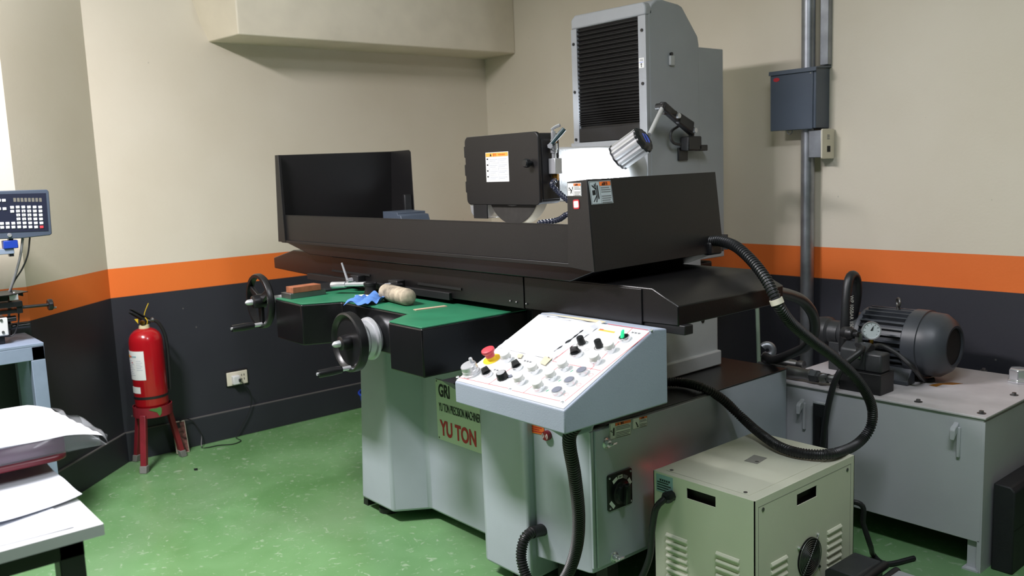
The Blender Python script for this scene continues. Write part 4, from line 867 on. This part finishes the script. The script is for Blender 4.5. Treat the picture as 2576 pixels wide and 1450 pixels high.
top('floor_cable', G().tube(spline([(-1.62, 2.59, .20), at(2155, 1265, Y=2.66), at(2172, 1320, Y=2.68), at(2190, 1375, Y=2.70), at(2198, 1398, Z=.009), at(2230, 1420, Z=.009), at(2300, 1405, Z=.009)], .01), .009, 10), 'rubber', 'black cable running down behind the beige box onto the floor', 'cable')
# ------------------------------------------------------------------ machine vise on the floor
vi = thing('machine_vise', (-1.24, 2.48, 0), 'dark machine vise with bright steel jaw on the floor beside the beige box', 'vise')
vz = .135
def vp(px, py, z=vz): return at(px, py, Z=z)
add('vise_base', G().box(-1.370, -1.10, 2.34, 2.56, 0, .05), 'pump_dark', vi, .006)
add('fixed_jaw', G().prism([(-1.372, .05), (-1.372, .125), (-1.356, .14), (-1.272, .14), (-1.262, .128), (-1.262, .05)], 'y', 2.37, 2.525), 'pump_dark', vi, .004)
add('screw_bar', G().cyl((-1.262, 2.535, .125), (-1.262, 2.36, .118), .014), 'black_matt', vi)
add('screw_bar', G().cyl((-1.228, 2.545, .112), (-1.228, 2.38, .106), .014), 'black_matt', vi)
add('bar_end', G().cyl((-1.240, 2.385, .110), (-1.240, 2.37, .110), .010), 'chrome', vi)
add('moving_jaw', G().box(-1.215, -1.150, 2.38, 2.53, .05, .125), 'steel', vi, .002, label='bright steel jaw block')
# ------------------------------------------------------------------ black block beside the tank
bb_ = thing('rubber_block', (-1.09, 3.1, 0), 'black rubber block standing on the floor against the white tank end', 'block')
add('block_body', G().prism([(-1.128, 0), (-1.060, 0), (-1.060, .285), (-1.075, .300), (-1.128, .302)], 'y', 2.998, 3.36), mat('block_black', (30, 31, 35), .6, var=.15, bump=.4, bscale=90), bb_, .005)
add('block_groove', G().box(-1.0605, -1.0595, 3.0, 3.358, .150, .153), 'dark', bb_)
# ------------------------------------------------------------------ conduit, disconnect box and switch on the right wall
pi = thing('wall_conduit', (-2.2, 3.62, 0), 'galvanised round conduit running up the right-hand wall', 'pipe')
add('pipe', G().cyl((-2.200, 3.625, 0), (-2.202, 3.625, ZC), .030, seg=24), 'galv', pi)
for z in (.30, 2.5): add('pipe_strap', G().box(-2.245, -2.155, 3.598, 3.682, z-.012, z+.012), 'galv', pi, .004)
add('pipe_base', G().cyl((-2.2, 3.625, 0), (-2.2, 3.625, .02), .042), 'galv', pi)
top('cable_trunking', G().box(-2.158, -2.118, 3.648, 3.681, 1.802, ZC), 'galv', 'flat pale trunking strip beside the round conduit', 'trunking', .002)
db = thing('disconnect_box', (-2.24, 3.60, 1.52), 'slate blue-grey metal disconnect box mounted over the conduit', 'electrical box')
add('box_body', G().box(-2.350, -2.128, 3.567, 3.681, 1.525, 1.790), 'box_slate', db, .003)
add('box_cover', G().box(-2.354, -2.140, 3.561, 3.568, 1.523, 1.782), 'box_slate', db, .002)
add('box_hood', G().prism([(3.681, 1.800), (3.555, 1.790), (3.552, 1.772), (3.556, 1.772), (3.56, 1.784), (3.681, 1.790)], 'x', -2.358, -2.120), 'box_slate', db, .001)
lo = V((-2.322, 3.5605, 1.752))
add('red_logo', G().prism3([lo+V((.016*math.cos(a), 0, .009*math.sin(a))) for a in [k*math.pi/10 for k in range(20)]], (0, -.0008, 0)), 'logo_red', db, label='small red oval badge')
add('cover_screw', G().ball((-2.150, 3.5605, 1.765), .004, 8), 'chrome', db)
add('latch', G().torus((-2.262, 3.575, 1.517), Y_, .012, .003, 16, 6), 'dull_steel', db)
ws = thing('wall_switch', (-2.13, 3.62, 1.39), 'ivory wall switch on a small grey box below the disconnect box', 'switch')
add('switch_box', G().box(-2.168, -2.105, 3.575, 3.681, 1.395, 1.515), 'galv', ws, .003)
wp_ = add('switch_plate', G().prism([(y, z) for y, z in rrect(3.572, 3.674, 1.389, 1.520, .008)], 'x', -2.106, -2.098), 'ivory', ws, .002)
add('switch_hole', G().box(-2.0985, -2.097, 3.612, 3.638, 1.418, 1.445), 'dark', wp_)
strips([(.04, .085+.008*k, .060, .089+.008*k) for k in range(3)], (-2.098, 3.572, 1.389), Y_, Z_, 'ink_grey', wp_, 'print')
# ------------------------------------------------------------------ fire extinguisher on a red stool
sc_ = V((-4.430, 1.345, 0))
stl = thing('red_stool', tuple(sc_), 'small dark red three-legged stool under the fire extinguisher', 'stool')
add('seat_ring', G().lathe(sc_+Z_*.258, Z_, [(0, .092), (.05, .092), (.05, .088), (.038, .088), (.038, 0)], 40), 'stool_red', stl)
g = G(); n = 10
for s in range(2): pass
pa = [sc_+V((.0928*math.cos(a), .0928*math.sin(a), z)) for a, z in ((-.50, .300), (-.33, .306), (-.15, .304), (.08, .308), (.16, .300), (.13, .276), (.02, .262), (-.10, .284), (-.24, .290), (-.38, .296))]
add('green_patch', G().prism3(pa, (.0012, -.0005, 0)), mat('patch_green', (70, 118, 56), .7), stl)
for f_, up in (((-4.335, 1.252), (-4.375, 1.285)), ((-4.447, 1.470), (-4.445, 1.415)), ((-4.545, 1.285), (-4.495, 1.305))):
    a, b = V((f_[0], f_[1], 0)), V((up[0], up[1], .275)); d_ = b-a
    r_ = V((f_[0]-sc_.x, f_[1]-sc_.y, 0)).normalized(); t_ = V((-r_.y, r_.x, 0))
    lg = add('leg', G().prism3([a+t_*.015-r_*.004, a-t_*.015-r_*.004, a-t_*.015+r_*.020, a+t_*.015+r_*.020], d_), 'stool_red', stl, .003)
    add('rubber_foot', G().prism3([a+t_*.018-r_*.007, a-t_*.018-r_*.007, a-t_*.018+r_*.023, a+t_*.018+r_*.023], d_*.13), 'foot_grey', lg, .003)
ez = .297
ex = thing('fire_extinguisher', tuple(sc_+Z_*ez), 'red fire extinguisher with white instruction label and black hose', 'fire extinguisher')
tilt = V((-.012, -.004, 1)).normalized(); eb = sc_+Z_*ez; ER = .079
add('cylinder', G().lathe(eb, tilt, [(0, ER-.012), (.008, ER-.003), (.02, ER), (.33, ER), (.352, ER-.004), (.370, ER-.013), (.386, ER-.030), (.394, ER-.048), (.396, .02)], 48), 'ext_red', ex)
add('collar', G().lathe(eb+tilt*.392, tilt, [(0, .026), (.018, .024), (.020, .018)], 24), mat('collar_cream', (206, 200, 160), .5), ex)
add('strap', G().lathe(eb+tilt*.052, tilt, [(0, ER+.002), (.012, ER+.002)], 48), 'rubber', ex)
def wrap(name, a0, a1, z0, z1, m, parent, dr=.0008):
    g = G(); n = 14; e1 = tilt.orthogonal(); vs0 = []
    for k in range(n+1):
        a = math.radians(a0+(a1-a0)*k/n)
        for z in (z0, z1): pass
        dirv = V((math.cos(a), math.sin(a), 0)); vs0.append([g.bm.verts.new(eb+tilt*z+dirv*(ER+dr+t)) for z, t in ((z0, 0), (z1, 0), (z1, .0006), (z0, .0006))])
    for a, b in zip(vs0, vs0[1:]):
        for i in range(4): g._face((a[i], b[i], b[(i+1) % 4], a[(i+1) % 4]))
    g._face(vs0[0]); g._face(vs0[-1][::-1])
    return add(name, g, m, parent)
lab = wrap('instruction_label', -118, -28, .150, .293, 'sticker_white', ex)
wrap('inspection_label', -100, -52, .083, .115, 'sticker_white', ex)
for k in range(9): wrap('text_row', -104, -66-(k % 3)*5, .175+.009*k, .1775+.009*k, 'paper_print', lab, .0016)
for k in range(6): wrap('text_row', -58, -36-(k % 2)*5, .200+.009*k, .2025+.009*k, 'paper_print', lab, .0016)
wrap('rainbow_print', -106, -88, .262, .274, 'sticker_amber', lab, .0016); wrap('red_print_mark', -86, -78, .262, .270, 'red_line', lab, .0016); wrap('blue_print_mark', -76, -56, .263, .270, 'label_blue', lab, .0016)
wrap('red_dot_print', -78, -74, .235, .240, 'red_line', lab, .0018)
hv = eb+tilt*.412
add('valve_body', G().lathe(hv, tilt, [(0, .016), (.015, .018), (.03, .014), (.036, .010)], 16), 'black_matt', ex)
tdir = (at(330, 800, X=-4.43)-at(362, 812, X=-4.43)).normalized()
add('carry_handle', G().prism3([hv+Z_*.012-tdir*.02, hv+Z_*.024-tdir*.02, hv+Z_*.030+tdir*.03, hv+Z_*.034+tdir*.078, hv+Z_*.028+tdir*.078, hv+Z_*.018+tdir*.03], (.016, .012, 0)), 'black_matt', ex, .003)
add('squeeze_lever', G().prism3([hv+Z_*.030-tdir*.022, hv+Z_*.040-tdir*.022, hv+Z_*.044+tdir*.02, hv+Z_*.052+tdir*.072, hv+Z_*.046+tdir*.072], (.016, .012, 0)), 'black_matt', ex, .003)
add('pressure_dial', G().lathe(hv+V((.018, -.010, .014)), V((.7, -.7, 0)), [(0, .011), (.008, .012), (.009, .009)], 18), 'brass', ex)
add('safety_pin_tag', G().prism3([hv+tdir*.022+V((.012, -.01, .0)), hv+tdir*.040+V((.012, -.01, .016)), hv+tdir*.020+V((.012, -.01, .024))], (.003, -.002, 0)), 'yellow', ex)
add('seal_wire', G().tube(spline([hv+V((.012, .01, .000)), hv+V((.020, .012, .02)), hv+V((.006, .004, .045)), hv+V((.012, .012, .075)), hv+V((.016, .026, .105))], .005), .0018, 6), 'yellow', ex)
add('hose_nozzle', G().lathe(hv+V((.0, .016, .016)), V((.1, 1, .1)), [(0, .010), (.02, .010), (.022, .013), (.03, .013)], 14), 'dull_steel', ex)
add('discharge_hose', G().tube(spline([hv+V((0, .040, .018)), hv+V((.005, .065, .004)), eb+tilt*.36+V((.008, .090, 0)), eb+tilt*.28+V((.008, .098, 0)), eb+tilt*.16+V((.008, .096, 0)), eb+tilt*.07+V((.008, .092, 0))], .01), .0085, 10), 'rubber', ex)
# ------------------------------------------------------------------ phone, charger, outlet
ot = thing('wall_outlet', (XL, 1.844, .29), 'white double wall outlet on the dark lower left wall', 'outlet')
OX = XL
add('mount_box', G().box(OX-.01, OX+.006, 1.783, 1.906, .283, .371), 'black_matt', ot, .002)
pl2 = add('cover_plate', G().box(OX+.004, OX+.013, 1.786, 1.902, .288, .362), 'ivory', ot, .003)
for y in (1.868, 1.882):
    for z in (.338, .316): add('socket_slot', G().box(OX+.0128, OX+.0135, y-.002, y+.002, z-.006, z+.006), 'dark', pl2)
pc = thing('phone_charger', (OX+.03, 1.825, .30), 'white plug charger pushed into the wall outlet', 'charger')
add('charger_body', G().box(OX+.013, OX+.045, 1.808, 1.848, .296, .345), 'panel_white', pc, .005)
add('usb_plug', G().box(OX+.045, OX+.058, 1.836, 1.846, .312, .328), 'plastic_black', pc, .002)
fl = XL+.02
top('charging_cable', G().tube(spline([(OX+.055, 1.841, .318), (OX+.07, 1.86, .29), (OX+.045, 1.895, .24), (OX+.030, 1.905, .18), (OX+.030, 1.88, .12), (OX+.028, 1.82, .03), (OX+.035, 1.80, .004), (OX+.11, 1.795, .004), (OX+.135, 1.74, .004), (OX+.10, 1.68, .004), (OX+.09, 1.62, .004), (OX+.06, 1.60, .004), (OX+.03, 1.615, .06), (OX+.03, 1.60, .10), (OX+.025, 1.575, .145), (OX+.045, 1.53, .172), (OX+.055, 1.50, .165)], .006), .0026, 6), 'rubber', 'thin black charging cable coiled on the floor below the outlet', 'cable')
ph0, ph1 = V((OX+.075, 1.462, .002)), V((OX+.022, 1.468, .162))
pw = V((.004, .070, -.004)).normalized()*.066; pu_ = (ph1-ph0); pn = pw.cross(pu_).normalized()
if pn.x < 0: pn = -pn
phn = thing('mobile_phone', tuple(ph0), 'mobile phone with patterned back leaning on the baseboard behind the stool', 'phone')
add('phone_body', G().obox(ph0, pw, pu_, pn*.008), 'ivory', phn, .003)
add('phone_art_panel', G().obox(ph0+pw*.06+pu_*.03+pn*.0081, pw*.88, pu_*.94, pn*.0006), 'phone_art', phn, .0002)
add('camera_bump', G().obox(ph0+pw*.08+pu_*.78+pn*.0085, pw*.5, pu_*.17, pn*.0015), 'ink', phn, .001)
dp = at(493, 1183, Z=0)
top('floor_debris', G().prism3([dp+V(p) for p in ((-.012, -.006, 0), (.006, -.010, 0), (.014, .004, 0), (.002, .002, 0), (-.004, .010, 0))], Z_*.006), 'ink', 'small black scrap lying on the green floor near the stool', 'scrap')
bk = thing('blue_bucket', (-3.96, 2.415, 0), 'blue plastic bucket standing on the floor behind the machine base', 'bucket')
add('bucket_body', G().lathe((-3.96, 2.415, 0), Z_, [(0, .098), (.004, .102), (.245, .148), (.245, .143), (.012, .097), (.012, 0)], 40), 'blue_plastic', bk)
add('bucket_rim', G().torus((-3.96, 2.415, .245), Z_, .148, .006, 40, 8), 'blue_plastic', bk)
add('bucket_handle', G().tube([(-3.96+.150*math.cos(a), 2.415+.03*math.sin(a), .235-.10*math.sin(a)) for a in [math.pi*k/16 for k in range(17)]], .0035, 8), 'dull_steel', bk)
# ------------------------------------------------------------------ left: steel stand, measuring instrument, readout
ss = thing('steel_stand', (-3.92, .45, 0), 'grey-blue welded steel stand under the measuring instrument', 'stand')
add('stand_top', G().box(-4.085, -3.757, -.05, .757, .788, .800), 'stand_grey', ss, .002)
add('top_rail', G().box(-3.807, -3.757, -.05, .757, .735, .788), 'stand_grey', ss, .002)
add('top_rail', G().box(-4.085, -3.757, .712, .757, .735, .788), 'stand_grey', ss, .002)
for x in (-3.782, -4.06):
    for y in (.732, -.02): add('leg', G().box(x-.025, x+.025, y-.025, y+.025, 0, .735), 'stand_grey', ss, .002)
add('inner_post', G().box(-4.0, -3.96, .55, .59, .0, .788), 'stand_grey', ss, .002)
def wi(px, py, X=-3.85): return at(px, py, X=X)
mi = thing('measuring_instrument', (-3.88, .55, .80), 'black and white optical measuring instrument with cross slide on the steel stand', 'instrument')
a = wi(22, 852); b = wi(0, 800)
add('white_base', G().prism([(.35, .835), (a.y, .835), (a.y, .862), (b.y+.022, .905), (.35, .905)], 'x', -3.96, -3.83), 'panel_white', mi, .004)
add('black_foot', G().box(-3.95, -3.85, .40, wi(15, 870).y, .800, .836), 'instrument_black', mi, .004)
for px, py in ((3, 806), (8, 836)): p = wi(px, py, -3.829); add('base_screw', G().cyl(p-X_*.002, p+X_*.003, .005, seg=12), 'dull_steel', mi)
c = wi(40, 802); add('guide_bar', G().cyl((c.x, .40, c.z), (c.x, c.y, c.z+.002), .011), 'instrument_black', mi)
c = wi(74, 817, -3.88); add('guide_bar', G().cyl((c.x, .40, c.z), (c.x, c.y, c.z), .012), 'instrument_black', mi)
c = wi(20, 820, -3.88); add('lock_collar', G().lathe((c.x, c.y-.012, c.z), Y_, [(0, .018), (.02, .020), (.025, .014)], 10), 'instrument_black', mi)
c = wi(53, 764); add('cross_slide', G().box(-3.91, -3.82, .38, c.y, c.z-.008, c.z+.013), 'instrument_black', mi, .002)
c = wi(40, 782); add('slide_rail', G().box(-3.90, -3.83, .38, c.y+.004, c.z-.007, c.z+.008), 'instrument_black', mi, .002)
p0, p1 = wi(42, 778), wi(54, 778); add('end_bracket', G().box(-3.87, -3.825, p0.y-.004, p1.y, p0.z-.015, p0.z+.014), 'instrument_black', mi, .002)
p0, p1 = wi(50, 774), wi(124, 767); hw = (p1-p0).normalized()
add('feed_screw', G().cyl(p0, p1, .0062), 'instrument_black', mi)
fw = add('feed_wheel', G().lathe(p1-Y_*.006, Y_, [(0, .012), (0, .020), (.003, .0225), (.015, .0225), (.018, .020), (.018, 0)], 28), 'instrument_black', mi)
hp_ = wi(132, 775); add('wheel_handle', G().cyl(hp_-Y_*.006, hp_+Y_*.014, .0042), 'dull_steel', fw)
tq = [wi(0, 733), wi(32, 729, -3.97), wi(71, 738, -3.87), wi(38, 741, -3.80), wi(0, 743, -3.80)]
zp = wi(50, 738).z
add('stage_plate', G().prism([(-3.80, .38), (-3.80, wi(22, 741, -3.80).y), (-3.86, wi(71, 738, -3.86).y), (-3.98, wi(35, 730, -3.98).y), (-3.98, .38)], 'z', zp, zp+.003), 'instrument_black', mi)
p0, p1 = wi(20, 748), wi(43, 748); add('steel_clamp', G().box(-3.86, -3.825, p0.y, p1.y, p0.z-.012, zp), 'steel', mi, .001)
add('clamp_screw', G().ball((-3.84, wi(34, 737).y, zp+.005), .004, 10), 'chrome', mi)
p0, p1 = wi(44, 748, -3.87), wi(59, 748, -3.87); add('stage_bracket', G().prism([(p0.y, zp), (p1.y, zp), (p1.y, zp-.016), (p0.y, zp-.009)], 'x', -3.90, -3.87), 'instrument_black', mi)
add('slide_block', G().box(-3.89, -3.83, .38, wi(19, 750).y, wi(19, 756).z, zp), 'instrument_black', mi, .003)
add('sensor_cable', G().tube(spline([wi(47, 787), wi(47, 805), wi(43, 825), wi(34, 843), wi(20, 847), wi(5, 846)], .008), .0028, 8), 'rubber', mi)
dr = thing('digital_readout', (-3.87, .60, .80), 'slate digital readout display with white keypad on an arm above the stand', 'display')
DX = -3.85
def dy(px, py): p = at(px, py, X=DX); return (p.y, p.z)
out = [dy(118, 477), dy(123, 482), dy(131, 588), dy(127, 592), dy(56, 600), (.57, dy(0, 600)[1]), (.55, dy(0, 590)[1]), (.55, dy(0, 479)[1])]
fr_ = add('display_frame', G().prism(out, 'x', DX-.045, DX), 'dro_frame', dr, .003)
fin_ = [dy(115, 486), dy(122, 581), (.565, dy(0, 584)[1]), (.565, dy(0, 487)[1])]
fc_ = add('display_face', G().prism(fin_, 'x', DX, DX+.0015), 'dro_face', dr)
def fpt(cx_, cy_): return at(cx_/2.9, 400+cy_/2.9, X=DX+.0015)
k0 = None
def key(cx_, cy_, m='key_white', w=.0130, h=.0105):
    p = fpt(cx_, cy_)
    return add('key', G().box(DX+.0015, DX+.0040, p.y-w/2, p.y+w/2, p.z-h/2, p.z+h/2), m, fc_, .001)
rows = [(352, 88), (381, 89), (410, 134), (439, 136), (468, 138), (497, 140)]
kk = {}
for r_, (yy, xs) in enumerate(rows):
    for c_ in range(5):
        x0 = (129, 131, 133, 135, 138, 140)[r_] + c_*41
        m_ = 'estop_red' if (r_ == 5 and c_ == 4) else 'key_white'
        if m_ in kk: 
            p = fpt(x0, yy); inst(kk[m_], (DX+.00275, p.y, p.z), fc_)
        else: kk[m_] = key(x0, yy, m_)
        p = fpt(x0, yy)
        lab_ = ['', '789', '456', '123', '0.', ''][r_]
        if c_ < len(lab_): text(lab_[c_], (DX+.0040, p.y-.0028, p.z-.0034), Y_, Z_, .0085, 'ink', fc_, 'key_legend', off=.0003)
for x0, yy in ((88, 354), (89, 383), (97, 470), (55, 471), (14, 472), (98, 498), (57, 499), (16, 500), (33, 364), (28, 303), (-8, 303), (-8, 364), (-25, 472), (-25, 500)):
    p = fpt(x0, yy); inst(kk['key_white'], (DX+.00275, p.y, p.z), fc_)
d0_ = None
for row, (n_, yy) in enumerate(((8, 299),)):
    for c_ in range(n_):
        p = fpt(107+c_*26.8, yy)
        if d0_ is None: d0_ = add('display_digit', G().box(DX+.0015, DX+.0022, p.y-.0045, p.y+.0045, p.z-.0075, p.z+.0075), 'digit', fc_)
        else: inst(d0_, (DX+.00185, p.y, p.z), fc_)
p = at(24, 592, X=DX+.001); add('round_badge', G().lathe(p, X_, [(0, .008), (.003, .007), (.004, 0)], 20), 'chrome', fr_)
q0, q1 = at(6, 606, X=DX-.02), at(45, 624, X=DX-.02)
add('pivot_neck', G().box(DX-.035, DX-.010, at(20, 600, X=DX-.02).y, at(32, 600, X=DX-.02).y, q0.z-.004, q0.z+.018), 'instrument_black', dr)
add('blue_pivot', G().box(DX-.045, DX-.005, q0.y, q1.y, q1.z, q0.z), 'blue_plastic', dr, .003, label='blue pivot block under the display')
q2 = at(35, 632, X=DX-.02)
add('support_arm', G().box(DX-.045, DX-.012, .50, q2.y, q2.z-.010, q1.z), 'stand_grey', dr, .002)
add('arm_stop', G().box(DX-.04, DX-.015, q2.y-.018, q2.y-.002, q2.z-.020, q2.z-.010), 'instrument_black', dr)
add('support_post', G().cyl((DX-.03, .52, .80), (DX-.03, .52, q1.z), .018), 'stand_grey', dr)
add('readout_cable', G().tube(spline([at(57, 600, X=DX-.02), at(52, 640, X=DX-.03), at(42, 680, X=DX-.05), at(30, 718, X=DX-.07), at(22, 745, X=DX-.09), (DX-.11, at(20, 760, X=DX-.1).y, .90), (DX-.13, .68, .808)], .01), .005, 8), 'ink_grey', dr)
add('readout_cable', G().tube(spline([at(75, 598, X=DX-.02), at(70, 640, X=DX-.03), at(56, 676, X=DX-.05), at(36, 708, X=DX-.07), at(27, 735, X=DX-.09), (DX-.115, at(22, 760, X=DX-.1).y, .90), (DX-.14, .69, .808)], .01), .0034, 8), 'rubber', dr)
# ------------------------------------------------------------------ desk with papers
dk = thing('office_desk', (-2.3, -.1, 0), 'white desk with grey edge and black steel frame covered in papers', 'desk')
add('desk_top', G().box(-2.75, -1.7645, -.75, .4235, .7275, .750), 'desk_white', dk, .001)
add('desk_edge_band', G().box(-1.7645, -1.7625, -.75, .4235, .7275, .7498), 'desk_edge', dk)
add('frame_rail', G().box(-1.83, -1.785, -.70, .39, .690, .7275), 'black_matt', dk, .002)
add('frame_rail', G().box(-2.70, -1.785, .345, .39, .690, .7275), 'black_matt', dk, .002)
for x in (-1.81, -2.70):
    for y in (.367, -.69): add('leg', G().box(x-.025, x+.025, y-.0225, y+.0225, 0, .70), 'black_matt', dk, .002)
def paper(name, q, z, label, curl=0., m='paper', group=None):
    q = [V((p[0], p[1], z)) for p in q]
    fn = lambda u, v: lerp4(q, u, v) + Z_*(curl*((2*u-1)**4*.6+(2*v-1)**4*.6) + curl*.5*math.sin(5*u+2*v)**2)
    o = add(name, G().sheet(fn, 12, 12, .0009), m, None, label=label, cat='paper', group=group)
    return o
pp1 = paper('paper_sheet', ((-2.15, .10), (-1.795, .13), (-1.783, .376), (-2.12, .36)), .7503, 'white printed sheet lying flat beneath the curled drawing on the desk', .0012)
pp2 = paper('drawing_sheet', ((-2.35, .02), (-1.890, .262), (-1.937, .430), (-2.222, .425)), .754, 'curled white drawing sheet on top of the flat sheet on the desk', .005)
strips([(.03+.04*k, .05, .031+.04*k, .22) for k in range(6)] + [(.03, .05+.03*k, .24, .051+.03*k) for k in range(6)], (-2.15, .14, .7525), X_, Y_, 'paper_print', pp1, 'faint_print')
rm = thing('paper_ream', (-2.36, .22, .75), 'stack of white paper under the maroon tray', 'paper stack')
for k in range(6): add('sheet_bundle', G().box(-2.50+.002*(k % 3), -2.235+.002*(k % 2), .00+.002*(k % 2), .33+.002*(k % 3), .7585+.0045*k, .7585+.0045*(k+1)-.0004), 'paper', rm)
tr_ = add('maroon_tray', G().prism(rrect(-2.50, -2.13, -.05, .455, .03), 'z', .786, .800), 'maroon', None, .004, label='maroon plastic tray under the bagged folder on the desk', cat='tray')
bf = thing('bagged_folder', (-2.33, .2, .80), 'purple folder of white papers inside a clear plastic bag on the maroon tray', 'folder')
add('folder_cover', G().box(-2.485, -2.142, -.05, .452, .8005, .836), 'purple', bf, .003)
add('folder_papers', G().box(-2.48, -2.146, -.05, .448, .836, .841), 'paper', bf, .001)
def bagtop(u, v):
    x = -2.50+.375*u; y = -.06+.56*v
    sag = .020*max(0, (v-.90)/.10)**1.5
    return V((x, y + .03*max(0, v-.9)/.1*u, .8445 - sag + .0022*math.sin(21*u+7*v)*math.sin(13*v) + .0012*math.sin(44*u)))
add('bag_top', G().sheet(bagtop, 40, 44, .0004), 'film_white', bf)
def bagside(u, v):
    y = -.06+.58*u
    return V((-2.128+.006*math.sin(19*u)*math.sin(3*v)+.008*math.sin(math.pi*v), y, .803+.040*v-.018*v*max(0, (u-.9)/.1)))
add('bag_side', G().sheet(bagside, 50, 8, .0004, (1, 0, 0)), 'clear_film', bf)
def bagend(u, v):
    x = -2.50+.372*u
    return V((x, .505+.030*u+.010*math.sin(9*u+4*v)+.012*math.sin(math.pi*v), .806+.022*v+.004*math.sin(17*u)))
add('bag_end', G().sheet(bagend, 30, 8, .0004, (0, 1, 0)), 'clear_film', bf)
def bagbot(u, v): return V((-2.50+.372*u, .452+.055*v+.03*u*v, .803+.002*math.sin(14*u+3*v)))
add('bag_fold', G().sheet(bagbot, 24, 8, .0004), 'clear_film', bf)
